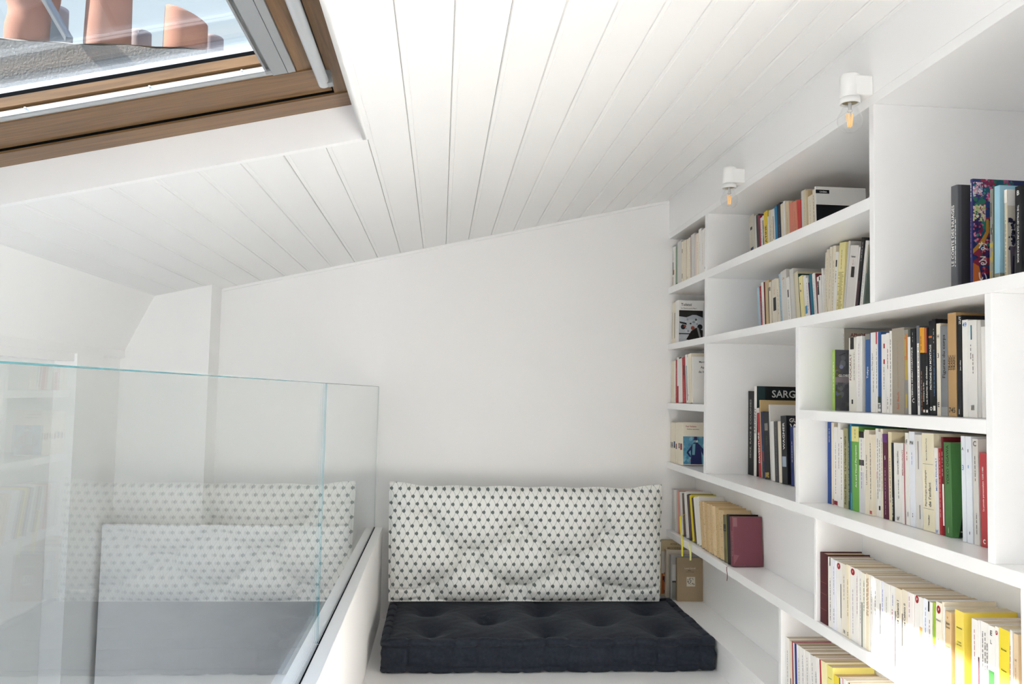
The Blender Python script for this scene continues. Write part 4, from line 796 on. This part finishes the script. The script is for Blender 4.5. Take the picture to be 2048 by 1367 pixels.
# ------------------------------------------------------------------ books
PLACE = dict(A='in the topmost corner cell', B='in the corner cell second from top', C='in the corner cell third from top', D='in the corner cell fourth from top', E='on the top wide shelf', F='on the second wide shelf',
             G='in the art book cell', H='in the cell above the green hardback', I='in the cell with the green hardback', J='in the cell at upper right', K='on the ledge above the mattress', L='in the long paperback row', M='in the bottom row')
GROUP = dict(A='paperbacks in the topmost corner cell', B='paperbacks in the second corner cell', C='paperbacks in the third corner cell', D='paperbacks in the fourth corner cell', E='books on the top wide shelf', F='books on the second wide shelf',
             G='art books in the tall cell', H='books in the upper right cell', I='books in the cell with the green hardback', J='large books in the cell at upper right', K='books on the ledge above the mattress', L='paperbacks in the long low row', M='paperbacks in the bottom row')
ZS = dict(A=1.995, B=1.7345, C=1.467, D=1.2, E=1.995, F=1.7345, G=1.2, H=1.467, I=1.2, J=1.7345, K=.897, L=.897, M=.608)
ORD = ['first', 'second', 'third', 'fourth', 'fifth', 'sixth', 'seventh', 'eighth', 'ninth', 'tenth', 'eleventh', 'twelfth', 'thirteenth', 'fourteenth', 'fifteenth', 'sixteenth', 'seventeenth', 'eighteenth', 'nineteenth', 'twentieth']
TENS = {2: 'twenty', 3: 'thirty', 4: 'forty'}
def ordinal(i):
    n = i+1
    if n <= 20: return ORD[n-1]
    if n == 30: return 'thirtieth'
    if n == 40: return 'fortieth'
    return TENS[n//10]+'-'+ORD[n % 10-1]
def shell(b, d, t, h, hard, m):
    # cover: outer and inner U around the page block, open at the fore edge
    th = .0026 if hard else .0007; th = min(th, t*.2)
    ch = min(.0034 if hard else .0009, t*.3); n = 3 if hard else 1
    def prof(o, c):
        P = [(d, -o)]
        for i in range(n+1):
            a = math.pi/2*i/n; P.append((o+c-c*math.sin(a), -o-c+c*math.cos(a)))
        for i in range(n+1):
            a = math.pi/2*i/n; P.append((o+c-c*math.cos(a), -t+o+c-c*math.sin(a)))
        P.append((d, -t+o)); return P
    A, I = prof(0, ch), prof(th, max(ch-th*.5, .0002))
    for i in range(len(A)-1):
        a, c = A[i], A[i+1]; p, q = I[i], I[i+1]
        b.face([(a[0], a[1], 0), (a[0], a[1], h), (c[0], c[1], h), (c[0], c[1], 0)], m)
        b.face([(p[0], p[1], 0), (q[0], q[1], 0), (q[0], q[1], h), (p[0], p[1], h)], m)
        b.face([(a[0], a[1], h), (p[0], p[1], h), (q[0], q[1], h), (c[0], c[1], h)], m); b.face([(a[0], a[1], 0), (c[0], c[1], 0), (q[0], q[1], 0), (p[0], p[1], 0)], m)
    for i in (0, -1):
        a, p = A[i], I[i]; b.face([(a[0], a[1], 0), (p[0], p[1], 0), (p[0], p[1], h), (a[0], a[1], h)], m)
    return th
def spine_art(b, deco, t, h, rs):
    X = -.0003; ch = min(.0009, t*.3); w = t
    def P(y, z, lay=0): return (X-.00012*lay, -y*w, z*h)
    def rect(z0, z1, c, y0, y1, lay=0):
        y0 = max(y0, .03); y1 = min(y1, .97); b.face([P(y0, z0, lay), P(y0, z1, lay), P(y1, z1, lay), P(y1, z0, lay)], ink(c))
    for n, q in enumerate(deco):
        k = q[0]; lay = n+1
        if k == 'r': rect(q[1], q[2], q[3], q[4], q[5], lay)
        elif k == 'u':
            _, s, c, z0, z1, yc, hf = q
            put_text(b, s, ink(c), lambda a, g: (X-.00012*lay, -yc*w+g, (z0+z1)/2*h+a), (z1-z0)*h, hf*w)
        elif k == 'd':
            _, s, c, z0, z1, yc, hf = q
            put_text(b, s, ink(c), lambda a, g: (X-.00012*lay, -yc*w-g, (z0+z1)/2*h-a), (z1-z0)*h, hf*w)
        elif k == 'h':
            _, s, c, zc, wf = q
            put_text(b, s, ink(c), lambda a, g: (X-.00012*lay, -.5*w-a, zc*h+g), wf*w, .05*h)
        elif k == 'l':
            _, c, z0, z1, yc = q
            z = z0*h; hw = min(.09*w, .0011); e_ = z1*h
            while z < e_:
                L = min(rs.uniform(.003, .011), e_-z)
                b.face([(X-.00012*lay, -yc*w+hw, z), (X-.00012*lay, -yc*w+hw, z+L), (X-.00012*lay, -yc*w-hw, z+L), (X-.00012*lay, -yc*w-hw, z)], ink(c)); z += L+rs.uniform(.0009, .004)
        elif k == 'z':
            _, z0, z1, c = q
            N = 34
            for i in range(N):
                zz = z0+(z1-z0)*i/N; a = rs.choice((.1, .1, .3)); rect(zz, zz+.35*(z1-z0)/N, c, a, rs.uniform(.6, .95), lay)
        elif k == 'p':
            _, z0, z1, y0, y1, seed, cs = q
            rr = random.Random(seed); rect(z0, z1, PCOL[cs[0]], y0, y1, lay)
            for i in range(14):
                a, c_ = sorted((rr.uniform(y0, y1), rr.uniform(y0, y1))); zz = rr.uniform(z0, z1); rect(zz, min(zz+(z1-z0)*rr.uniform(.05, .3), z1), rr.choice([PCOL[x] for x in cs]), a, c_, lay+.2+i*.05)
        elif k == 'o':
            _, zc, c = q
            b.face([P(.5+.32*math.cos(a*.5236), zc+min(.32*w*1.3, .0085)*math.sin(a*.5236)/h, lay) for a in range(0, -12, -1)], ink(c)); put_text(b, 'p', ink('F0EEE8'), lambda a, g: (X-.00012*(lay+1), -.5*w-a, zc*h+g), .3*w, .006)
        elif k == 'q':
            for i in range(46):
                zz = rs.uniform(.03, .97); y0 = rs.uniform(.05, .8); rect(zz, zz+rs.uniform(.003, .009), rs.choice(['9A7A4E', 'A88858', '8A6A44', 'E0C898']), y0, y0+rs.uniform(.05, .3), lay)
def make_book(row, i, n, rec):
    yb, t, h, ln, d, X, col, deco, op = rec
    yb /= 1e4; t /= 1e4; h /= 1e3; d /= 1e3; X /= 1e3; z = ZS[row]+.0007
    rs = random.Random(row+str(i)); X += rs.uniform(0, .0022)
    cname, chex = PAL[col]; cname = op.get('n', cname); chex = op.get('c', chex)
    hard = bool(op.get('hard')); kind = op.get('n2') or ('hardback' if hard else 'paperback')
    size = 'slim ' if t < .0125 else ('thick ' if t > .030 else ''); tall = 'tall ' if h > .225 and row not in 'GJ' else ''
    look = (size+tall).strip(); look = (look+' ' if look else '')+cname+' '+kind
    lab = f"{look} {op['f']}" if 'f' in op else look
    place = PLACE[row]; o_ = ordinal(i)+' from left'
    full = f"{lab}, {o_} {place}"
    if len(full.replace('-', ' ').split()) > 16: full = f"{look}, {o_} {place}"
    if ln > 0: z += t*math.sin(ln)
    root = thing('magazine' if kind == 'magazine' else kind+'_book', full, 'magazine' if kind == 'magazine' else 'book', (X, yb, z), GROUP[row])
    root.rotation_euler = (ln, 0, 0)
    b = MB(); m = ink(chex); th = shell(b, d, t, h, hard, m)
    spine_art(b, deco, t, h, rs)
    if 'cov' in op: cover_art(op['cov'], b, d, t, h, X, chex)
    b.build('cover', root)
    ov = .003 if hard else .0004
    b = MB(); b.box(th+.0005, d-(.003 if hard else .0006), -t+th+.0001, -th-.0001, ov, h-ov, M_PAGE); b.build('pages', root)
    if 'rib' in op:
        b = MB(); c = dict(yellow='E2D43A', pale='D8D88A', red='7A2A32')[op['rib']]; ym = -t*.5; s_ = {'yellow': .55, 'pale': .0, 'red': -.012}[op['rib']]
        z0 = .10 if op['rib'] == 'yellow' else (.0012)
        pts = [(.004, ym, z0+.002), (-.006, ym, z0), (-.014, ym-.002, z0-.012)] if op['rib'] == 'yellow' else [(.004, ym, .002), (-.012, ym-.004, .0016), (-.022-(X-1.055), ym-.006, -.002)]
        zz = pts[-1][2]; last = -.075 if op['rib'] == 'yellow' else (-.07 if op['rib'] == 'pale' else -.05)
        xx = min(pts[-1][0], -(X-XB)-.006); pts[-1] = (xx, pts[-1][1], zz)
        for q in (.25, .5, .75, 1): pts.append((xx-.001*math.sin(q*7), pts[3 if len(pts) > 3 else -1][1]-(.002*math.sin(q*5)), zz+(last-zz)*q))
        P_ = []
        hw = .0034 if op['rib'] != 'red' else .0009
        for n_, p in enumerate(pts):
            wx = 0 if n_ < 2 else hw*.9; wy = hw if n_ < 2 else hw*.45
            P_.append([(p[0]-wx, p[1]+wy, p[2]), (p[0]+wx, p[1]-wy, p[2])])
        b.grid(P_, ink(c)); b.grid([[(a[0]+.0003, a[1], a[2]) for a in r_][::-1] for r_ in P_], ink(c)); o = b.build('ribbon_bookmark', root); o['label'] = op['rib']+' ribbon bookmark'
    return root
for row, recs in BOOKS.items():
    for i, rec in enumerate(recs): make_book(row, i, len(recs), rec)
# books standing at the head of the bench
def stand_book(label, x, y, d, t, h, col, art, tilt=0):
    root = thing('paperback_book', label, 'book', (x, y, .6088), 'books standing beside the patterned cushion'); root.rotation_euler = (tilt, 0, 0)
    b = MB(); m = ink(col); th = shell(b, d, t, h, False, m); yy = -t-.0003
    def rect(u0, u1, v0, v1, c, lay=0): b.face([(u0*d, yy-.0001*lay, v0*h), (u1*d, yy-.0001*lay, v0*h), (u1*d, yy-.0001*lay, v1*h), (u0*d, yy-.0001*lay, v1*h)], ink(c))
    def text(s, c, u, v, W, Hh): put_text(b, s, ink(c), lambda a, q: (u*d+a, yy-.0009, v*h+q), W*d, Hh*h)
    art(rect, text); b.build('cover', root)
    b = MB(); b.box(th+.0005, d-.0006, -t+th, -th, .0004, h-.0004, M_PAGE); b.build('pages', root)
def art1(r, t):
    rr = random.Random(4)
    t('PETER G', '6A5A3A', .42, .93, .5, .035); t('MODERNE', '8A7A50', .42, .86, .75, .045); r(.05, .95, .40, .80, 'D2CCC2'); r(.05, .95, .03, .40, 'B06030')
    for i in range(40):
        u = rr.uniform(.05, .85); v = rr.uniform(.04, .38); r(u, u+.08, v, v+rr.uniform(.02, .08), rr.choice(['C87A3A', '8A3A22', '5A2418', 'D89A50', '341812', 'B85A30']), 1+i*.05)
def art2(r, t): r(.03, .97, .02, .985, 'C9BEAB')
def art3(r, t):
    t('Le cinéma documentaire', '5A5858', .5, .86, .85, .025); r(.05, .95, .42, .78, 'C4C2C0'); r(.05, .95, .38, .42, '4A4646', 1); r(.05, .95, .03, .38, '8A8880')
def art4(r, t):
    rr = random.Random(9)
    t('Lewis Carroll', 'D8CCB8', .5, .76, .62, .035); t('Alice', '2E2622', .48, .71, .2, .026); t("L'autre de l'image", '2E2622', .5, .675, .62, .026); r(.37, .70, .34, .56, 'C8C0AE', 1)
    for i in range(22):
        u = rr.uniform(.4, .64); v = rr.uniform(.36, .53); r(u, u+.03, v, v+rr.uniform(.01, .03), rr.choice(['2A2624', '4A463E', '8A8474']), 2+i*.05)
stand_book('tall beige paperback with orange painting, hindmost behind the patterned cushion edge', .998, 3.695, .165, .022, .243, 'C0AE8A', art1)
stand_book('cream paperback standing behind the grey one beside the cushion', 1.018, 3.660, .145, .026, .207, 'D6CBB8', art2)
stand_book('grey photo paperback between the cream and brown ones beside the cushion', 1.028, 3.620, .135, .020, .193, 'A6A29E', art3)
stand_book('small brown paperback with square picture, foremost beside the patterned cushion', 1.048, 3.585, .1155, .017, .184, '9C876A', art4, -.04)
# ------------------------------------------------------------------ wall lamps
def wall_lamp(label, y):
    t = thing('wall_lamp', label, 'lamp', (XB, y, 2.2665), 'bare bulb lamps on the bookcase fascia'); cx = -.048
    b = MB(); b.box(cx, 0, -.023, .023, -.0245, .0245, M_LAMP); o = b.build('bracket', t, weld=True); md = o.modifiers.new('bevel', 'BEVEL'); md.width = .003; md.segments = 3
    b = MB(); b.lathe([(0, .034), (.016, .034), (.0205, .0325), (.0232, .028), (.0238, .02), (.0238, -.026), (.0225, -.0265)], M_LAMP, 40, (cx, 0, 0)); b.build('socket', t)
    b = MB(); b.lathe([(.0225, -.0268), (.0245, -.0275), (.0245, -.040), (.0235, -.0415), (.0205, -.0415), (.019, -.036), (.017, -.030), (0, -.030)], M_LAMP, 40, (cx, 0, 0)); b.build('socket_ring', t)
    b = MB(); b.lathe([(0, -.031), (.0175, -.031), (.0175, -.0385), (0, -.0385)], mat('brass_cap', (.55, .45, .25, 1), .3, .5, 1), 24, (cx, 0, 0)); b.build('screw_cap', t)
    bulb = thing_part('bulb', t)
    R = .0300; zc = -.083
    pr = [(.0125, -.038)]
    for i in range(1, 7): q = i/6; pr.append((.0125+(.0215-.0125)*(q*q*(3-2*q)), -.038-.024*q))
    a0 = math.acos(.0215/R)
    for i in range(1, 25):
        a = a0-(a0+math.pi/2)*i/24; pr.append((max(R*math.cos(a), 0), zc+R*math.sin(a)+.0))
    b = MB(); b.lathe(pr, M_BULB, 40, (cx, 0, 0)); g = b.build('glass_bulb', t)
    b = MB(); b.lathe([(.0045, -.038), (.004, -.055), (.0065, -.058), (.0065, -.060), (.002, -.062), (0, -.062)], mat('glass_stem', (.75, .74, .72, 1), .15, .6), 14, (cx, 0, 0))
    for s in (-1, 1): b.tube([(cx+.0015*s, 0, -.055), (cx+.003*s, 0, -.068), (cx+.002*s, 0, -.072)], .0005, M_WIRE, 6)
    b.build('stem', g)
    b = MB()
    for k in range(4):
        a = math.pi/4+k*math.pi/2; c, s = math.cos(a), math.sin(a)
        b.tube([(cx+.0075*c, .0075*s, -.066), (cx+.0042*c, .0042*s, -.098)], .0015, M_FIL, 8)
    b.build('filament', g)
    bpy.data.objects.remove(bulb)
def thing_part(name, parent):
    o = bpy.data.objects.new(name, None); COL.objects.link(o); o.parent = parent; return o
wall_lamp('white wall lamp with bare bulb, nearer the end wall', 2.767)
wall_lamp('white wall lamp with bare bulb, above the tall divider', 1.915)
# ------------------------------------------------------------------ mattress
def seg_dist(px, py, a, c):
    ax, ay = a; bx_, by_ = c; dx, dy = bx_-ax, by_-ay; L = dx*dx+dy*dy
    q = max(0, min(1, ((px-ax)*dx+(py-ay)*dy)/L)); return math.hypot(px-ax-q*dx, py-ay-q*dy), q
def mattress():
    t = thing('mattress', 'dark slate tufted mattress lying on the white bench', 'mattress', (.42, 3.29, .5))
    W, D, H = 1.215, .60, .118
    x0, x1, y0, y1 = -W/2, W/2, -D/2, D/2
    tufts = [(-.43, -.165), (0, -.185), (.435, -.17), (-.215, -.03), (.225, -.05), (-.44, .09), (.005, .08), (.44, .10)]
    N, Mv = 150, 76; P = []
    for i in range(N+1):
        r_ = []
        for j in range(Mv+1):
            x = x0+.018+(W-.036)*i/N; y = y0+.018+(D-.036)*j/Mv
            e = min(i/N, 1-i/N)*W; e2 = min(j/Mv, 1-j/Mv)*D
            z = H-.010+.018*(1-math.exp(-min(e, e2)/.05))
            for (tx, ty) in tufts:
                q = math.hypot((x-tx), (y-ty)*.9); z -= .036*math.exp(-(q/.062)**2)+.012*math.exp(-(q/.016)**2)
            dd, _ = seg_dist(x, y, (.0, -.185), (.0, y0+.03)); z -= .008*math.exp(-(dd/.012)**2)
            dd, _ = seg_dist(x, y, (.005, .08), (.0, y1-.03)); z -= .007*math.exp(-(dd/.012)**2)
            z += .0012*math.sin(x*83+2*math.sin(y*41))*math.cos(y*67+x*13)
            r_.append((x, y, z))
        P.append(r_)
    b = MB(); b.grid(P, M_SLATE); b.build('top_panel', t, weld=False)
    # side band with vertical stitched ribs, all round
    per = []
    def edge(a, c, n):
        for i in range(n): q = i/n; per.append((a[0]+(c[0]-a[0])*q, a[1]+(c[1]-a[1])*q))
    ins = .012
    edge((x0+ins, y0+ins), (x1-ins, y0+ins), 220); edge((x1-ins, y0+ins), (x1-ins, y1-ins), 110); edge((x1-ins, y1-ins), (x0+ins, y1-ins), 220); edge((x0+ins, y1-ins), (x0+ins, y0+ins), 110)
    cs = []; s = 0
    for i, p in enumerate(per):
        cs.append(s); q = per[(i+1) % len(per)]; s += math.hypot(q[0]-p[0], q[1]-p[1])
    P = []; nz = 14; rib = .0815
    for k in range(nz+1):
        z = .012+(H-.028)*k/nz; row = []
        for i, p in enumerate(per):
            ph = (cs[i] % rib)/rib; rr = .010*math.sin(math.pi*(k/nz))**.6-.006*math.exp(-(min(ph, 1-ph)/.07)**2)+.0018*math.sin(cs[i]*37+k)
            l = math.hypot(p[0]/(W/2), p[1]/(D/2)); nx = (1 if p[0] > x1-ins-1e-4 else -1 if p[0] < x0+ins+1e-4 else 0); ny = (1 if p[1] > y1-ins-1e-4 else -1 if p[1] < y0+ins+1e-4 else 0)
            row.append((p[0]+nx*rr, p[1]+ny*rr, z))
        P.append(row)
    b = MB(); b.grid(P, M_SLATE, close_v=True); b.face([(p[0], p[1], .012) for p in per[::-1]], M_SLATE); b.build('side_band', t)
    # rolled edges top and bottom: scalloped tubes
    def roll(z, rad, name, n, out, sc):
        path = []
        for (a, c, m) in (((x0+out, y0+out), (x1-out, y0+out), n), ((x1-out, y0+out), (x1-out, y1-out), n//2), ((x1-out, y1-out), (x0+out, y1-out), n), ((x0+out, y1-out), (x0+out, y0+out), n//2)):
            for i in range(m): q = i/m; path.append((a[0]+(c[0]-a[0])*q, a[1]+(c[1]-a[1])*q))
        L = len(path); P = []; s = 0
        for i, p in enumerate(path):
            q = path[(i+1) % L]; o_ = path[i-1]; dx, dy = q[0]-o_[0], q[1]-o_[1]; l = math.hypot(dx, dy) or 1; nx, ny = dy/l, -dx/l
            ph = (s % sc)/sc; r = rad*(1-.30*math.exp(-(min(ph, 1-ph)/.10)**2)); s += math.hypot(q[0]-p[0], q[1]-p[1])
            zz = z+.0025*math.sin(s*23)
            P.append([(p[0]+nx*r*math.cos(2*math.pi*k/14), p[1]+ny*r*math.cos(2*math.pi*k/14), zz+r*.85*math.sin(2*math.pi*k/14)) for k in range(14)])
        b = MB(); b.grid(P, M_SLATE, close_u=True, close_v=True); b.build(name, t)
    roll(H-.014, .019, 'rolled_edge', 320, .017, .0815); roll(.013, .0145, 'rolled_edge', 320, .014, .0815)
    for (tx, ty) in tufts:
        q = min(((x, y, z) for r_ in P[:1] for (x, y, z) in r_), key=lambda p: 0)
mattress()
# ------------------------------------------------------------------ patterned back cushion
def back_cushion():
    t = thing('back_cushion', 'long white tufted cushion printed with grey fish-scale pattern', 'cushion', (.38, 3.50, .629))
    tf = [(-.03, .95), (.348, .912), (.71, .888), (.141, .804), (.547, .783), (-.026, .672), (.338, .661), (.763, .665)]
    tufts = [(x-.38, z-.622) for x, z in tf]
    W, Hh = 1.150, .470; N, Mv = 190, 90
    links = [(0, 3), (1, 3), (1, 4), (2, 4), (3, 5), (3, 6), (4, 6), (4, 7)]
    ext = [(tufts[0], (-.46, .47)), (tufts[1], (-.02, .47)), (tufts[2], (.33, .47)), (tufts[5], (-.57, .05)), (tufts[7], (.57, .06)), (tufts[2], (.57, .29)), (tufts[6], (-.06, 0)), (tufts[0], (-.57, .40)), (tufts[1], tufts[6])]
    F = []; uvs = []
    for i in range(N+1):
        row = []; ur = []
        for j in range(Mv+1):
            a = i/N*2-1; c = j/Mv*2-1
            x = a*W/2; z = (c+1)/2*Hh
            # outline: ears at the top corners, slightly sagging top edge
            z += (.018*max(0, abs(a)-.80)/.2*(c+1)/2) - .005*(c+1)/2*math.cos(a*9)**2
            x += .012*a*(c-.2)*.5
            th = .078*(max(0, 1-abs(a)**7)**.6)*(max(0, 1-abs(c)**4)**.6)+.004
            y = -th
            for k, (tx, tz) in enumerate(tufts):
                q = math.hypot(x-tx, z-tz); an = math.atan2(z-tz, x-tx)
                y += .042*math.exp(-(q/.075)**2)+.018*math.exp(-(q/.016)**2)+.0030*math.exp(-(q/.09)**2)*math.sin(an*11+k*1.7)*min(1, q/.02)
            for (p, q_) in links:
                dd, s = seg_dist(x, z, tufts[p], tufts[q_]); y += .020*math.exp(-(dd/.0065)**2)+.020*math.exp(-(dd/.032)**2)
            for (p, q_) in ext:
                dd, s = seg_dist(x, z, p, q_); y += .018*(1-.6*s)*math.exp(-(dd/.006)**2)+.008*(1-.7*s)*math.exp(-(dd/.025)**2)
            if c < -.35: y += .0035*(-c-.35)*math.sin(z*190+8*math.sin(x*9))*max(0, abs(a)-.55)*2.2
            y = min(y, -.004)
            row.append((x, y, z)); ur.append((x+2, z+2))
        F.append(row); uvs.append(ur)
    Bk = [[(p[0], .0+.058*(max(0, 1-abs(i/N*2-1)**6)**.6)*(max(0, 1-abs(j/Mv*2-1)**4)**.6), p[2]) for j, p in enumerate(r)] for i, r in enumerate(F)]
    Fb = [[(p[0], p[1], p[2]) for p in r] for r in F]
    for nm, G, inv in (('front_face', Fb, False), ('back_face', Bk, True)):
        b = MB(); b.grid(G if not inv else G[::-1], M_SCALE); o = b.build(nm, t)
        ul = o.data.uv_layers.new(name='UVMap'); nv = Mv+1
        rows = uvs if not inv else uvs[::-1]
        for lp in o.data.loops: vi = lp.vertex_index; ul.data[lp.index].uv = rows[vi//nv][vi % nv]
    # piped seam round the edge
    ring = [F[i][0] for i in range(N+1)]+[F[N][j] for j in range(1, Mv+1)]+[F[i][Mv] for i in range(N-1, -1, -1)]+[F[0][j] for j in range(Mv-1, 0, -1)]
    ring = [(p[0], -.002, p[2]) for p in ring]; ring.append(ring[0])
    b = MB(); b.tube(ring, .0038, M_SCALE, 8); o = b.build('seam', t); ul = o.data.uv_layers.new(name='UVMap')
    for lp in o.data.loops: co = o.data.vertices[lp.vertex_index].co; ul.data[lp.index].uv = (co.x+2, co.z+2)
    t.rotation_euler = (-.045, 0, 0)
back_cushion()
# ------------------------------------------------------------------ camera
cam = bpy.data.cameras.new('camera'); co = bpy.data.objects.new('camera', cam); COL.objects.link(co)
r0, r1, r2 = CAM_R
co.matrix_world = Matrix(((r0[0], -r1[0], -r2[0], 0), (r0[1], -r1[1], -r2[1], 0), (r0[2], -r1[2], -r2[2], 1.5), (0, 0, 0, 1)))
cam.sensor_width = 36; cam.lens = 36*1650/2048; cam.clip_start = .02; cam.clip_end = 200
SC.camera = co
# ------------------------------------------------------------------ light: sun, sky, fill from the added rear window
sun = bpy.data.lights.new('sun', 'SUN'); sun.energy = 18.0; sun.angle = .012; sun.color = (1, .955, .90)
so = bpy.data.objects.new('sun', sun); COL.objects.link(so); so.rotation_euler = Vector((1, .124, -.813)).to_track_quat('-Z', 'Y').to_euler()
wd = bpy.data.worlds.new('sky'); SC.world = wd; wd.use_nodes = True; nt = wd.node_tree; bg = nt.nodes['Background']
tc = nt.nodes.new('ShaderNodeTexCoord'); sp = nt.nodes.new('ShaderNodeSeparateXYZ'); r = nt.nodes.new('ShaderNodeValToRGB')
nt.links.new(tc.outputs['Generated'], sp.inputs[0]); nt.links.new(sp.outputs['Z'], r.inputs['Fac'])
el = r.color_ramp.elements; el[0].position = 0; el[0].color = (.44, .51, .56, 1); el[1].position = 1; el[1].color = (2.9, 3.7, 5.0, 1)
e1 = el.new(.42); e1.color = (.38, .46, .52, 1)
nt.links.new(r.outputs['Color'], bg.inputs['Color']); bg.inputs['Strength'].default_value = 1.0
def area(name, loc, rot, sx, sy, p, col=(1, 1, 1), portal=False):
    l = bpy.data.lights.new(name, 'AREA'); l.shape = 'RECTANGLE'; l.size = sx; l.size_y = sy; l.energy = p; l.color = col
    o = bpy.data.objects.new(name, l); COL.objects.link(o); o.location = loc; o.rotation_euler = rot
    if portal: l.cycles.is_portal = True
    return o
area('rear_fill_light', (-.075, Y0-.02, 1.08), (math.pi/2, 0, 0), 1.8, 1.35, 6, (1, .97, .93))  # fill light added in the opening of the unseen rear window
pc = ceil_pt((HU0+HU1)/2, (HY0+HY1)/2, .20)
q_ = area('added_window_portal', ceil_pt((HU0+HU1)/2, (GY0+GY1)/2, .20), (0, 0, 0), HU1-HU0-.1, GY1-GY0-.1, 1, portal=True); q_.rotation_euler = (-NV).to_track_quat('-Z', 'Y').to_euler()  # portal for the added roof window
p = area('skylight_portal', pc, (0, 0, 0), HU1-HU0-.1, HY1-HY0-.1, 1, portal=True); p.rotation_euler = (-NV).to_track_quat('-Z', 'Y').to_euler()
# ------------------------------------------------------------------ render settings
SC.view_settings.view_transform = 'Standard'; SC.view_settings.look = 'None'; SC.view_settings.gamma = 1; SC.view_settings.use_curve_mapping = False
SC.view_settings.exposure = .98
cy = SC.cycles; cy.max_bounces = 14; cy.diffuse_bounces = 12; cy.glossy_bounces = 6; cy.transparent_max_bounces = 16; cy.sample_clamp_indirect = 12; cy.caustics_reflective = False; cy.caustics_refractive = False
